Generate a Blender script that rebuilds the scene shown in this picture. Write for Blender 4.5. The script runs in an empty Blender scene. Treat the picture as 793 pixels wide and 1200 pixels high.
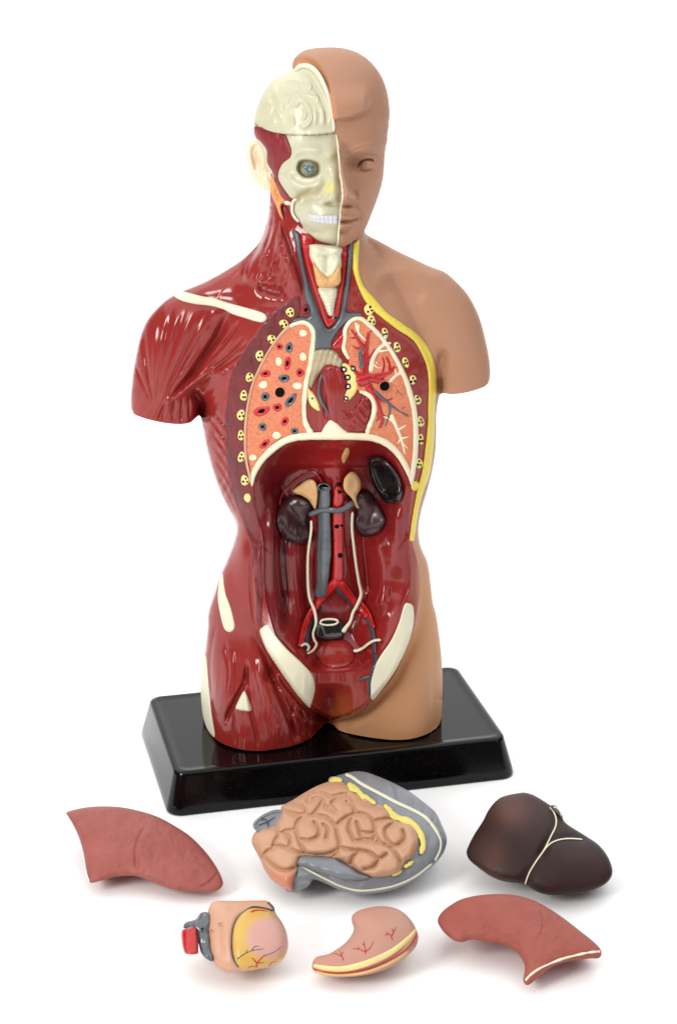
import bpy, math
import numpy as np
from math import radians, sin, cos, pi

# ------------------------------------------------------------------ camera, lights, exposure
S = 0.0005                      # metres per picture unit: the model is about 41 cm tall
F = 2400.0
TH = radians(20.5)
CT, ST = cos(TH), sin(TH)
CAM = np.array([0.0, -F * CT, F * ST])
TOP = -265.6                    # top of the black stand
FLOOR = -316.0
sc = bpy.context.scene
cd = bpy.data.cameras.new('camera')
cam = bpy.data.objects.new('camera', cd)
sc.collection.objects.link(cam)
cam.location = CAM * S
cam.rotation_euler = (pi / 2 - TH, 0, 0)
cd.sensor_fit = 'VERTICAL'
cd.angle_y = 2 * math.atan(600.0 / F)
cd.clip_start, cd.clip_end = 0.01, 60
sc.camera = cam

w = bpy.data.worlds.new('World'); sc.world = w; w.use_nodes = True
w.node_tree.nodes['Background'].inputs[0].default_value = (1, 1, 1, 1)
w.node_tree.nodes['Background'].inputs[1].default_value = 0.2

def area(name, loc, aim, size, power, col=(1, 1, 1), size_y=None, spread=180):
    d = bpy.data.lights.new(name, 'AREA'); d.energy = power; d.color = col
    d.shape = 'RECTANGLE'; d.size = size; d.size_y = size_y or size
    d.spread = radians(spread)
    o = bpy.data.objects.new(name, d); sc.collection.objects.link(o)
    o.location = loc
    import mathutils
    o.rotation_euler = (mathutils.Vector(aim) - mathutils.Vector(loc)).to_track_quat('-Z', 'Y').to_euler()
    return o
area('overhead_softbox', (0.0, 0.1, 1.5), (0, 0.05, 0), 4.4, 96)
area('key_softbox', (-0.86, -1.05, 0.62), (0, 0, 0), 0.36, 13.5, (1, .985, .955), .5)
area('fill_softbox', (1.1, -0.9, 0.5), (0, 0, 0), 0.3, .8, (1, 1, 1), .6)
area('added_backdrop_light', (0, 0.9, 1.2), (0, 1.9, -0.1), 1.8, 9)  # unseen lamp, added so that the far sweep stays white
sc.view_settings.view_transform = 'Standard'
sc.view_settings.look = 'None'
sc.view_settings.exposure = -0.2
sc.view_settings.gamma = 1
sc.render.engine = 'CYCLES'

# ------------------------------------------------------------------ materials
def lin(c):
    return tuple(((v / 255) / 12.92 if v / 255 <= .04045 else ((v / 255 + .055) / 1.055) ** 2.4) for v in c)

def mat(name, rgb, rough=.4, rgb2=None, scale=60, var=.5, bump=0, bscale=300, coat=0, spec=.5, paint=False,
        detail=3, thr=None, metal=0, sss=0, stretch=None):
    m = bpy.data.materials.new(name); m.use_nodes = True
    nt = m.node_tree; N = nt.nodes; L = nt.links
    b = N['Principled BSDF']
    b.inputs['Roughness'].default_value = rough
    b.inputs['Specular IOR Level'].default_value = spec
    b.inputs['Coat Weight'].default_value = coat
    b.inputs['Coat Roughness'].default_value = .12
    b.inputs['Metallic'].default_value = metal
    if sss:
        b.inputs['Subsurface Weight'].default_value = sss
        b.inputs['Subsurface Scale'].default_value = .003
    a = lin(rgb); c = lin(rgb2) if rgb2 else tuple(v * .82 for v in a)
    tc = N.new('ShaderNodeTexCoord')
    src = tc.outputs['Object']
    if stretch:
        mp = N.new('ShaderNodeMapping'); mp.inputs['Scale'].default_value = stretch
        L.new(src, mp.inputs[0]); src = mp.outputs[0]
    nz = N.new('ShaderNodeTexNoise'); nz.inputs['Scale'].default_value = scale
    nz.inputs['Detail'].default_value = detail
    L.new(src, nz.inputs['Vector'])
    rp = N.new('ShaderNodeValToRGB')
    lo, hi = thr or (.5 - var * .4, .5 + var * .4)
    rp.color_ramp.elements[0].position = lo; rp.color_ramp.elements[1].position = hi
    rp.color_ramp.elements[0].color = (*c, 1); rp.color_ramp.elements[1].color = (*a, 1)
    L.new(nz.outputs['Fac'], rp.inputs[0])
    out = rp.outputs[0]
    if paint:
        m['painted'] = 1
        at = N.new('ShaderNodeAttribute'); at.attribute_name = 'paint'
        mx = N.new('ShaderNodeMix'); mx.data_type = 'RGBA'; mx.blend_type = 'MIX'
        L.new(at.outputs['Alpha'], mx.inputs[0]); L.new(out, mx.inputs[6]); L.new(at.outputs['Color'], mx.inputs[7])
        out = mx.outputs[2]
    L.new(out, b.inputs['Base Color'])
    # gloss varies a little over the surface
    n3 = N.new('ShaderNodeTexNoise'); n3.inputs['Scale'].default_value = 45; n3.inputs['Detail'].default_value = 4
    L.new(tc.outputs['Object'], n3.inputs['Vector'])
    mr = N.new('ShaderNodeMapRange'); mr.inputs[3].default_value = max(.02, rough * .75); mr.inputs[4].default_value = min(1, rough * 1.3)
    L.new(n3.outputs['Fac'], mr.inputs[0]); L.new(mr.outputs[0], b.inputs['Roughness'])
    if bump:
        n2 = N.new('ShaderNodeTexNoise'); n2.inputs['Scale'].default_value = bscale; n2.inputs['Detail'].default_value = 3
        L.new(src, n2.inputs['Vector'])
        bp = N.new('ShaderNodeBump'); bp.inputs['Strength'].default_value = bump; bp.inputs['Distance'].default_value = .0006
        L.new(n2.outputs['Fac'], bp.inputs['Height']); L.new(bp.outputs[0], b.inputs['Normal'])
        L.new(bp.outputs[0], b.inputs['Coat Normal'])
    return m

M = {}
M['muscle'] = mat('muscle_red_paint', (150, 45, 39), .17, (132, 34, 31), 34, .8, .1, 260, coat=0, spec=.5, paint=True)
M['wall'] = mat('chest_wall_paint', (120, 26, 30), .34, (92, 16, 24), 90, .6, .6, 420, coat=.05)
M['cavity'] = mat('cavity_paint', (142, 33, 32), .17, (124, 26, 26), 50, .7, .1, 240, coat=0, spec=.5, paint=True)
M['skin'] = mat('skin_plastic', (177, 132, 106), .46, (168, 122, 96), 18, .9, .22, 900, spec=.3, paint=True)
M['skinrim'] = mat('skin_edge', (205, 138, 92), .5, None, 40, .5)
M['bone'] = mat('bone_paint', (226, 223, 200), .38, (216, 211, 182), 40, .8, .15, 500)
M['skull'] = mat('skull_paint', (200, 197, 172), .33, (188, 184, 152), 30, .9, .15, 500, coat=.15, paint=True)
M['ear'] = mat('ear_plastic', (230, 214, 184), .4, (228, 208, 176), 60, .6, .1, 500, paint=True)
M['white'] = mat('white_tooth', (214, 214, 219), .28, (202, 203, 208), 90, .6)
M['lung'] = mat('lung_tissue', (230, 148, 112), .55, (196, 104, 72), 900, .7, .7, 900, detail=4, spec=.3)
M['pleura'] = mat('pleura_cream', (238, 232, 205), .35, (226, 216, 180), 60, .7, .2, 400)
M['pleura2'] = mat('pleura_tan', (214, 172, 140), .35, (196, 140, 110), 80, .7, .2, 400)
M['grey'] = mat('vein_grey', (92, 97, 102), .24, (76, 82, 88), 70, .7, .35, 300, coat=.4)
M['dgrey'] = mat('vein_dark_grey', (66, 68, 74), .3, (52, 54, 60), 80, .7, .2, 300, coat=.2)
M['red'] = mat('artery_red', (190, 27, 27), .22, (156, 16, 20), 90, .7, .3, 300, coat=.4)
M['red2'] = mat('section_red', (206, 44, 44), .35, (190, 34, 38), 150, .7)
M['black'] = mat('black_void', (10, 7, 7), .7, spec=.1)
M['yellow'] = mat('fat_yellow', (232, 214, 92), .42, (226, 202, 78), 120, .7, .8, 520, spec=.35)
M['rib'] = mat('rib_yellow', (240, 224, 146), .4, (228, 204, 118), 160, .7, .2, 400)
M['kidney'] = mat('kidney_brown', (62, 26, 32), .3, (46, 18, 24), 60, .8, .08, 200, coat=.2)
M['adrenal'] = mat('adrenal_tan', (214, 174, 118), .32, (194, 144, 88), 130, .8, .3, 300, coat=.3)
M['spleen'] = mat('spleen_black', (22, 20, 21), .1, (16, 14, 15), 60, .8, .12, 150, coat=.6)
M['beige'] = mat('bronchus_beige', (188, 173, 140), .3, (156, 142, 110), 120, .8, .4, 300, coat=.3)
M['orange'] = mat('thyroid_orange', (226, 186, 126), .4, (206, 150, 88), 160, .8, .3, 500)
M['parotid'] = mat('parotid_orange', (222, 160, 96), .4, (206, 138, 78), 120, .8, .5, 500)
M['tmuscle'] = mat('temporal_muscle', (138, 22, 34), .4, (120, 18, 28), 60, .8, .5, 300, stretch=(1, 1, .35))
M['iris'] = mat('iris_blue', (96, 128, 140), .1, (46, 66, 78), 900, .6, coat=1)
M['glass'] = mat('eyeball_gloss', (146, 144, 126), .08, (112, 110, 96), 300, .6, coat=1)
M['stand'] = mat('stand_black_plastic', (44, 44, 44), .05, (5, 5, 6), 1300, .5, .03, 1500, spec=.25, thr=(.70, .74), detail=1)
M['lungout'] = mat('lung_surface', (158, 87, 79), .5, (141, 72, 65), 70, .9, .8, 420, spec=.3, paint=True)
M['lungout2'] = mat('lung_surface_orange', (160, 86, 74), .52, (142, 70, 60), 60, .9, .8, 700, spec=.3, paint=True)
M['brain'] = mat('brain_tan', (192, 148, 117), .42, (182, 136, 105), 40, .8, .15, 500, paint=True)
M['dura'] = mat('dura_grey', (126, 129, 134), .34, (108, 112, 118), 50, .8, .35, 260, coat=.15)
M['liver'] = mat('liver_brown', (52, 30, 28), .45, (40, 23, 22), 26, .9, .3, 900, spec=.22, paint=True)
M['heart'] = mat('heart_flesh', (200, 154, 128), .42, (188, 140, 112), 50, .8, .2, 300, paint=True)
M['stomach'] = mat('stomach_flesh', (182, 134, 116), .44, (172, 121, 103), 40, .8, .25, 300)
M['hyellow'] = mat('heart_fat', (206, 170, 84), .38, (194, 148, 62), 60, .8, .2, 300, paint=True)
M['fat2'] = mat('fat_pale_yellow', (224, 212, 120), .42, (210, 194, 98), 120, .7, .5, 520, spec=.35)
M['floor'] = mat('white_studio_paper', (250, 250, 250), .7, (249, 249, 249), 4, .5, spec=.1)

# ------------------------------------------------------------------ picture-plane geometry kit
def rays(px, py):
    X = (px - 396.5) / F; U = -(py - 600.0) / F
    return X, CT + U * ST, -ST + U * CT          # x, y, z of the (unit-depth) ray

class TorsoFrame:                                  # upright plane through the middle of the model
    def t(s, px, py):
        X, dy, dz = rays(px, py); return F * CT / dy
class FloorFrame:                                  # tilted middle plane of an organ that lies on the floor
    def __init__(s, px, py, lift, tilt, roll=0):
        X, dy, dz = rays(px, py); t = (FLOOR + lift - CAM[2]) / dz
        s.p = CAM + t * np.array([X, dy, dz])
        f, r = radians(tilt), radians(roll)
        n = np.array([sin(r), -sin(f) * cos(r), cos(f) * cos(r)]); s.n = n / np.linalg.norm(n)
    def t(s, px, py):
        X, dy, dz = rays(px, py)
        return ((s.p - CAM) @ s.n) / (X * s.n[0] + dy * s.n[1] + dz * s.n[2])
TF = TorsoFrame()

def to_world(fr, px, py, a, zmin):
    px = np.asarray(px, float); py = np.asarray(py, float)
    X, dy, dz = rays(px, py)
    t = fr.t(px, py) - a
    t = np.minimum(t, (zmin - CAM[2]) / dz)       # nothing sinks through what it stands on
    return np.stack([CAM[0] + t * X, CAM[1] + t * dy, CAM[2] + t * dz], -1) * S

def P(crop, pts):                                  # survey points noted in an enlarged detail
    x0, y0, k = crop
    return [(x0 + p[0] / k, y0 + p[1] / k) + tuple(p[2:]) for p in pts]

def smooth(pts, closed=True, n=6):                 # Catmull-Rom
    p = np.array(pts, float); m = len(p); out = []
    for i in range(m if closed else m - 1):
        if closed: a, b, c, d = p[(i - 1) % m], p[i], p[(i + 1) % m], p[(i + 2) % m]
        else: a, b, c, d = p[max(i - 1, 0)], p[i], p[i + 1], p[min(i + 2, m - 1)]
        for k in range(n):
            t = k / n
            out.append(.5 * (2 * b + (c - a) * t + (2 * a - 5 * b + 4 * c - d) * t * t + (3 * b - a - 3 * c + d) * t ** 3))
    if not closed: out.append(p[-1])
    return np.array(out)

def seg_dist(polys, x, y, closed=True):
    """distance, nearest point and even-odd inside flag"""
    A, B = [], []
    for p in polys:
        p = np.asarray(p)[:, :2]
        if closed: A.append(p); B.append(np.roll(p, -1, 0))
        else: A.append(p[:-1]); B.append(p[1:])
    A = np.concatenate(A); B = np.concatenate(B)
    shp = x.shape; x = x.ravel(); y = y.ravel()
    D = np.empty(len(x)); NX = np.empty(len(x)); NY = np.empty(len(x)); IN = np.zeros(len(x), bool)
    ab = B - A; L2 = np.maximum((ab ** 2).sum(1), 1e-9)
    for s in range(0, len(x), 8192):
        X = x[s:s + 8192, None]; Y = y[s:s + 8192, None]
        t = np.clip(((X - A[:, 0]) * ab[:, 0] + (Y - A[:, 1]) * ab[:, 1]) / L2, 0, 1)
        qx = A[:, 0] + t * ab[:, 0]; qy = A[:, 1] + t * ab[:, 1]
        d = (qx - X) ** 2 + (qy - Y) ** 2
        k = d.argmin(1); r = np.arange(len(k))
        D[s:s + 8192] = np.sqrt(d[r, k]); NX[s:s + 8192] = qx[r, k]; NY[s:s + 8192] = qy[r, k]
        if closed:
            c = (A[:, 1] > Y) != (B[:, 1] > Y)
            dy_ = np.where(np.abs(ab[:, 1]) < 1e-9, 1e-9, ab[:, 1])
            xi = A[:, 0] + (Y - A[:, 1]) / dy_ * ab[:, 0]
            IN[s:s + 8192] = (c & (xi > X)).sum(1) % 2 == 1
    return D.reshape(shp), NX.reshape(shp), NY.reshape(shp), IN.reshape(shp)

def sdf(polys, x, y):
    d, nx, ny, i = seg_dist(polys, x, y)
    return np.where(i, d, -d), nx, ny

def sm(x, a=0., b=1.):
    t = np.clip((x - a) / (b - a), 0, 1); return t * t * (3 - 2 * t)

def rnd(u):                                        # quarter-round edge profile
    u = np.clip(u, 0, 1); return np.sqrt(np.maximum(0, 1 - (1 - u) ** 2))

def vnoise(x, y, seed=0):                          # smooth value noise on numpy arrays
    r = np.random.RandomState(seed).rand(64, 64)
    xi = np.floor(x).astype(int); yi = np.floor(y).astype(int)
    fx = x - xi; fy = y - yi; fx = fx * fx * (3 - 2 * fx); fy = fy * fy * (3 - 2 * fy)
    g = lambda i, j: r[i % 64, j % 64]
    return (g(xi, yi) * (1 - fx) * (1 - fy) + g(xi + 1, yi) * fx * (1 - fy) + g(xi, yi + 1) * (1 - fx) * fy + g(xi + 1, yi + 1) * fx * fy) * 2 - 1

class Map:
    """height map over a rectangle of the survey plane, 1 unit cells"""
    def __init__(s, x0, y0, x1, y1, q=1.):
        s.x0, s.y0, s.q = x0, y0, q
        s.X, s.Y = np.meshgrid(np.arange(x0, x1 + q, q), np.arange(y0, y1 + q, q))
        s.Z = np.zeros_like(s.X)
    def copy(s):
        m = Map.__new__(Map); m.x0, m.y0, m.q, m.X, m.Y = s.x0, s.y0, s.q, s.X, s.Y; m.Z = s.Z.copy(); return m
    def __call__(s, x, y):
        h, w_ = s.Z.shape
        u = np.clip((np.asarray(x, float) - s.x0) / s.q, 0, w_ - 1.001); v = np.clip((np.asarray(y, float) - s.y0) / s.q, 0, h - 1.001)
        i = u.astype(int); j = v.astype(int); fu = u - i; fv = v - j; Z = s.Z
        return Z[j, i] * (1 - fu) * (1 - fv) + Z[j, i + 1] * fu * (1 - fv) + Z[j + 1, i] * (1 - fu) * fv + Z[j + 1, i + 1] * fu * fv
    def win(s, xa, ya, xb, yb):
        h, w_ = s.Z.shape; q = s.q
        return (slice(max(0, int((ya - s.y0) / q)), min(h, max(0, int((yb - s.y0) / q) + 2))), slice(max(0, int((xa - s.x0) / q)), min(w_, max(0, int((xb - s.x0) / q) + 2))))
    def bump(s, x, y, rx, ry, amp, ang=0):
        R = 3 * max(rx, ry); k = s.win(x - R, y - R, x + R, y + R)
        dx = s.X[k] - x; dy = s.Y[k] - y; c, q = cos(radians(ang)), sin(radians(ang))
        u = (dx * c + dy * q) / rx; v = (-dx * q + dy * c) / ry
        s.Z[k] += amp * np.exp(-(u * u + v * v)); return s
    def stroke(s, pts, width, amp, taper=True, sharp=False):
        p = smooth(pts, False, 6); R = 3 * width + 2
        k = s.win(p[:, 0].min() - R, p[:, 1].min() - R, p[:, 0].max() + R, p[:, 1].max() + R)
        X = s.X[k]; Y = s.Y[k]
        if X.size == 0: return s
        d, nx, ny, _ = seg_dist([p], X, Y, False)
        g = np.exp(-(d / width) ** 2) if not sharp else np.maximum(0, 1 - d / (1.6 * width))
        if taper:
            L = np.hypot(p[-1, 0] - p[0, 0], p[-1, 1] - p[0, 1]) * .25 + 1
            e = np.minimum(np.hypot(nx - p[0, 0], ny - p[0, 1]), np.hypot(nx - p[-1, 0], ny - p[-1, 1]))
            g = g * sm(e / L + .15)
        s.Z[k] += amp * g; return s
    def plateau(s, poly, amp, wid, fade=None):
        p = smooth(poly) ; k = s.win(p[:, 0].min() - 2, p[:, 1].min() - 2, p[:, 0].max() + 2, p[:, 1].max() + 2)
        d, _, _ = sdf([p], s.X[k], s.Y[k])
        g = rnd(d / wid)
        if fade is not None: g = g * fade(s.X[k], s.Y[k])
        s.Z[k] += amp * g; return s
    def blur(s, r, mask=None):
        n = int(3 * r) + 1; kx = np.exp(-.5 * (np.arange(-n, n + 1) / r) ** 2); kx /= kx.sum()
        Z = np.pad(s.Z, n, mode='edge')
        Z = sum(kx[i] * Z[:, i:i + s.Z.shape[1]] for i in range(2 * n + 1))
        Z = sum(kx[i] * Z[i:i + s.Z.shape[0], :] for i in range(2 * n + 1))
        s.Z = Z if mask is None else s.Z * (1 - mask) + Z * mask
        return s

def inflate(m, poly, k=1., presmooth=True):
    """round body over an outline: square root of a Poisson solution"""
    p = smooth(poly) if presmooth else np.asarray(poly)
    prev = None
    for st in (16, 8, 4, 2):
        X, Y = np.meshgrid(np.arange(m.X[0, 0], m.X[0, -1] + st, st), np.arange(m.Y[0, 0], m.Y[-1, 0] + st, st))
        d, _, _ = sdf([p], X, Y); ins = (d > 0).astype(float)
        if prev is None: h = np.zeros_like(X)
        else:
            h = np.repeat(np.repeat(prev, 2, 0), 2, 1)[:X.shape[0], :X.shape[1]]
            h = np.pad(h, ((0, X.shape[0] - h.shape[0]), (0, X.shape[1] - h.shape[1])), mode='edge')
        for it in range({16: 300, 8: 260, 4: 200, 2: 160}[st]):
            q = np.pad(h, 1)
            h = (.25 * (q[:-2, 1:-1] + q[2:, 1:-1] + q[1:-1, :-2] + q[1:-1, 2:]) + .5 * st * st) * ins
        prev = h
    mm = Map.__new__(Map)
    # bilinear upsample of the 2-unit grid
    gx = (m.X - X[0, 0]) / 2; gy = (m.Y - Y[0, 0]) / 2
    i = np.clip(gx.astype(int), 0, X.shape[1] - 2); j = np.clip(gy.astype(int), 0, X.shape[0] - 2)
    fu = gx - i; fv = gy - j
    H = h[j, i] * (1 - fu) * (1 - fv) + h[j, i + 1] * fu * (1 - fv) + h[j + 1, i] * (1 - fu) * fv + h[j + 1, i + 1] * fu * fv
    return np.sqrt(np.maximum(H, 0)) * k

# ------------------------------------------------------------------ mesh kit
def link(name, co, faces, m, parent=None, smooth_=True, mats=None, fmat=None):
    me = bpy.data.meshes.new(name)
    co = np.asarray(co, float)
    root = parent
    while root is not None and root.parent is not None: root = root.parent
    me.from_pydata(co.tolist(), [], faces)
    if smooth_: me.polygons.foreach_set('use_smooth', np.ones(len(me.polygons), bool))
    for q in (mats or [m]): me.materials.append(q)
    if fmat is not None: me.polygons.foreach_set('material_index', np.asarray(fmat, np.int32))
    me.update()
    if any(q and q.get('painted') for q in (mats or [m])):
        at = me.color_attributes.new('paint', 'FLOAT_COLOR', 'POINT')
        at.data.foreach_set('color', np.zeros(len(co) * 4, np.float32))
    o = bpy.data.objects.new(name, me); sc.collection.objects.link(o)
    if parent is not None:
        o.parent = parent
        o.matrix_parent_inverse = parent_inv(parent)
    return o

import mathutils
def parent_inv(p):
    mtx = mathutils.Matrix.Identity(4)
    chain = []
    while p is not None: chain.append(p); p = p.parent
    for q in reversed(chain): mtx = mtx @ q.matrix_parent_inverse @ mathutils.Matrix.Translation(q.location)
    return mtx.inverted()

def thing(name, label, cat, loc, group=None):
    o = bpy.data.objects.new(name, None); sc.collection.objects.link(o)
    o.location = loc; o.empty_display_size = .02
    o['label'] = label; o['category'] = cat
    if group: o['group'] = group
    return o

def relief(name, polys, front, m, parent=None, back=None, step=1.5, fr=TF, zmin=TOP, paint=None, raw=False, thick=6, recalc=False):
    """solid cut along an outline, with a modelled front and a back"""
    polys = [np.asarray(p)[:, :2] if raw else smooth(p) for p in polys]
    allp = np.concatenate(polys)
    xs = np.arange(allp[:, 0].min() - step, allp[:, 0].max() + 2 * step, step)
    ys = np.arange(allp[:, 1].min() - step, allp[:, 1].max() + 2 * step, step)
    X, Y = np.meshgrid(xs, ys)
    s, nx, ny = sdf(polys, X, Y)
    snap = np.abs(s) < .0
    snap = (s <= .3 * step) & (s > -.75 * step)
    core = s > .3 * step
    use = snap | core
    X = np.where(snap, nx, X); Y = np.where(snap, ny, Y); s = np.where(snap, 0, s)
    idx = -np.ones(X.shape, int); idx[use] = np.arange(use.sum())
    a, b, c, d = idx[:-1, :-1], idx[:-1, 1:], idx[1:, 1:], idx[1:, :-1]
    ca, cb, cc, cd_ = core[:-1, :-1], core[:-1, 1:], core[1:, 1:], core[1:, :-1]
    anyc = ca | cb | cc | cd_
    cnt = (a >= 0).astype(int) + (b >= 0) + (c >= 0) + (d >= 0)
    q4 = (cnt == 4) & anyc
    quads = np.stack([d[q4], c[q4], b[q4], a[q4]], 1).tolist()
    t3 = (cnt == 3) & anyc
    tri = []
    for (i, j) in np.argwhere(t3):
        tri.append([v for v in (d[i, j], c[i, j], b[i, j], a[i, j]) if v >= 0])
    faces = quads + tri
    px, py, ss = X[use], Y[use], s[use]
    # drop unused vertices
    used = np.zeros(len(px), bool)
    for f in faces: used[f] = True
    re = -np.ones(len(px), int); re[used] = np.arange(used.sum())
    px, py, ss = px[used], py[used], ss[used]
    faces = [[int(re[v]) for v in f] for f in faces]
    fa = front(px, py, ss) * np.ones_like(px)
    ba = (fa - thick) if back is None else back(px, py, ss) * np.ones_like(px)
    ba = np.minimum(ba, fa - .05)
    n = len(px)
    V = np.concatenate([to_world(fr, px, py, fa, zmin), to_world(fr, px, py, ba, zmin)])
    edge = {}
    for f in faces:
        for i in range(len(f)):
            u, v = f[i], f[(i + 1) % len(f)]
            if (v, u) in edge: del edge[(v, u)]
            else: edge[(u, v)] = 1
    allf = faces + [[v + n for v in reversed(f)] for f in faces] + [[v, u, u + n, v + n] for (u, v) in edge]
    o = link(name, V, allf, m, parent)
    me = o.data
    if paint is not None:
        at = me.color_attributes.get('paint') or me.color_attributes.new('paint', 'FLOAT_COLOR', 'POINT')
        rgba = paint(px, py)
        rgba = np.concatenate([rgba, rgba]).astype(np.float32)
        at.data.foreach_set('color', rgba.ravel())
    # keep rims crisp
    if edge:
        sh = np.zeros(len(me.edges), bool); ev = np.empty(len(me.edges) * 2, np.int32); me.edges.foreach_get('vertices', ev); ev = ev.reshape(-1, 2)
        bset = set((min(u, v), max(u, v)) for (u, v) in edge)
        for i, (u, v) in enumerate(ev):
            if (min(u, v), max(u, v)) in bset: sh[i] = True
        at = me.attributes.get('sharp_edge') or me.attributes.new('sharp_edge', 'BOOLEAN', 'EDGE')
        at.data.foreach_set('value', sh)
    return o

def ribbon(name, path, h, m, surf, parent=None, lift=0, seg=10, fr=TF, zmin=TOP, flat=.5, n=6, cap=True, join=None, wob=0, seed=1):
    """strand laid over a surface: path is (x, y, half width)"""
    V = []; Fc = []
    paths = path if join else [path]
    for pth in paths:
        p = smooth(pth, False, n)
        t = np.gradient(p[:, :2], axis=0); t /= np.maximum(np.linalg.norm(t, axis=1, keepdims=True), 1e-6)
        nn = np.stack([-t[:, 1], t[:, 0]], 1)
        wd = p[:, 2].copy()
        if wob:
            r = np.arange(len(p)) * .45
            wd = wd * (1 + wob * vnoise(r, r * 0 + seed, seed))
        if cap:
            L = np.concatenate([[0], np.cumsum(np.linalg.norm(np.diff(p[:, :2], axis=0), axis=1))])
            e = np.minimum(L, L[-1] - L)
            wd = wd * np.clip(rnd((e + .15 * wd) / np.maximum(wd, .1)), .12, 1)
        base = len(V)
        ang = np.arange(seg) / seg * 2 * pi
        for i in range(len(p)):
            for a_ in ang:
                u = cos(a_); v = sin(a_)
                x = p[i, 0] + nn[i, 0] * wd[i] * u; y = p[i, 1] + nn[i, 1] * wd[i] * u
                hh = h * wd[i] / max(wd.max(), .01) if h > 0 else wd[i] * -h
                V.append((x, y, lift + (hh * v if v > 0 else hh * v * flat)))
        for i in range(len(p) - 1):
            for j in range(seg):
                k = (j + 1) % seg
                Fc.append([base + i * seg + j, base + (i + 1) * seg + j, base + (i + 1) * seg + k, base + i * seg + k])
        Fc.append([base + j for j in range(seg)]); Fc.append([base + (len(p) - 1) * seg + j for j in reversed(range(seg))])
    V = np.array(V)
    a = surf(V[:, 0], V[:, 1]) + V[:, 2]
    return link(name, to_world(fr, V[:, 0], V[:, 1], a, zmin), Fc, m, parent)

def button(name, x, y, rx, ry, ang, prof, mats, surf, parent=None, fr=TF, zmin=TOP, seg=18, wob=.06, seed=0):
    """round section; prof = [(radius 0..1, height, material index of the ring outside of it)] from centre outwards"""
    r_ = np.random.RandomState(seed + int(x * 7 + y * 13))
    ph = r_.rand(3) * 6.28
    V = [(x, y, prof[0][1])]; Fc = []; FM = []
    c, s = cos(radians(ang)), sin(radians(ang))
    for (r, hgt, mi) in prof[1:]:
        for k in range(seg):
            t = k / seg * 2 * pi
            q = r * (1 + wob * sin(2 * t + ph[0]) + wob * .7 * sin(3 * t + ph[1]))
            u, v = rx * q * cos(t), ry * q * sin(t)
            V.append((x + u * c - v * s, y + u * s + v * c, hgt))
    for k in range(seg):
        Fc.append([0, 1 + (k + 1) % seg, 1 + k]); FM.append(prof[1][2])
    for i in range(len(prof) - 2):
        for k in range(seg):
            a = 1 + i * seg + k; b = 1 + i * seg + (k + 1) % seg
            Fc.append([a, b, b + seg, a + seg]); FM.append(prof[i + 2][2])
    V = np.array(V); a = surf(V[:, 0], V[:, 1]) + V[:, 2]
    return link(name, to_world(fr, V[:, 0], V[:, 1], a, zmin), Fc, None, parent, mats=mats, fmat=FM)

def paintspec(items):
    """painted areas: list of (rgb, function(x,y)->0..1)"""
    def f(x, y):
        col = np.zeros((len(x), 3)); al = np.zeros(len(x))
        for rgb, fn in items:
            a = np.clip(fn(x, y), 0, 1); L = np.array(lin(rgb))
            na = al + a * (1 - al)
            col = np.where(na[:, None] > 1e-4, (col * (al * (1 - a))[:, None] + L * a[:, None]) / np.maximum(na, 1e-4)[:, None], L)
            al = na
        return np.concatenate([col, al[:, None]], 1)
    return f
def spot(x0, y0, rx, ry, ang=0, k=1., hard=1.):
    c, s = cos(radians(ang)), sin(radians(ang))
    def f(x, y):
        u = ((x - x0) * c + (y - y0) * s) / rx; v = (-(x - x0) * s + (y - y0) * c) / ry
        return k * np.exp(-(u * u + v * v) ** hard)
    return f
# ------------------------------------------------------------------ setting: white studio sweep
def sweep():
    prof = [(-3.0, 0), (.9, 0)]
    R = 1.2
    for k in range(1, 13):
        a = k / 12 * pi / 2; prof.append((.9 + R * sin(a), R - R * cos(a)))
    prof.append((2.1, 4.0))
    V = []; Fc = []
    for (y, z) in prof:
        for x in (-4, 4): V.append((x, y, z + FLOOR * S))
    for i in range(len(prof) - 1): Fc.append([2 * i, 2 * i + 1, 2 * i + 3, 2 * i + 2])
    o = link('floor', V, Fc, M['floor']); o['kind'] = 'structure'
sweep()

# ------------------------------------------------------------------ torso model
torso = thing('torso_model', 'half skinned anatomical torso with open chest and belly on a black stand', 'anatomical model', (-16 * S, 0, FLOOR * S))

def stand():
    ang = radians(13.3); W, D, Rc = 396, 209, 13
    e = np.array([cos(ang), sin(ang)]); nn = np.array([-sin(ang), cos(ang)]); c0 = np.array([-18, 0])
    def ring(grow, z, r):
        out = []
        for (sx, sy, a0) in ((1, 1, 0), (-1, 1, 90), (-1, -1, 180), (1, -1, 270)):
            for k in range(9):
                a = radians(a0 + k * 90 / 8)
                u = sx * (W / 2 + grow - r) + r * cos(a); v = sy * (D / 2 + grow - r) + r * sin(a)
                q = c0 + e * u + nn * v; out.append((q[0], q[1], z))
        return out
    rings = []
    for (g, z, r) in ((-14, TOP - 1.2, 5), (-9, TOP - 1.1, 8), (-6, TOP - .2, 10), (-4, TOP, 12), (-1, TOP - .6, 13), (.8, TOP - 2.2, 14), (1.6, TOP - 5, 14.5), (10, FLOOR + 12, 17), (12, FLOOR + 4, 18), (11.8, FLOOR + 1.2, 18), (10.5, FLOOR + .2, 17)):
        rings.append(ring(g, z, r))
    V = [v for r in rings for v in r]; n = len(rings[0]); Fc = [list(range(n))]
    for i in range(len(rings) - 1):
        for k in range(n):
            Fc.append([i * n + k, (i + 1) * n + k, (i + 1) * n + (k + 1) % n, i * n + (k + 1) % n])
    Fc.append([(len(rings) - 1) * n + k for k in reversed(range(n))])
    o = link('stand', np.array(V) * S, Fc, M['stand'], torso)
    try:
        o.data.polygons[0].use_smooth = False
    except Exception: pass
stand()

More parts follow.
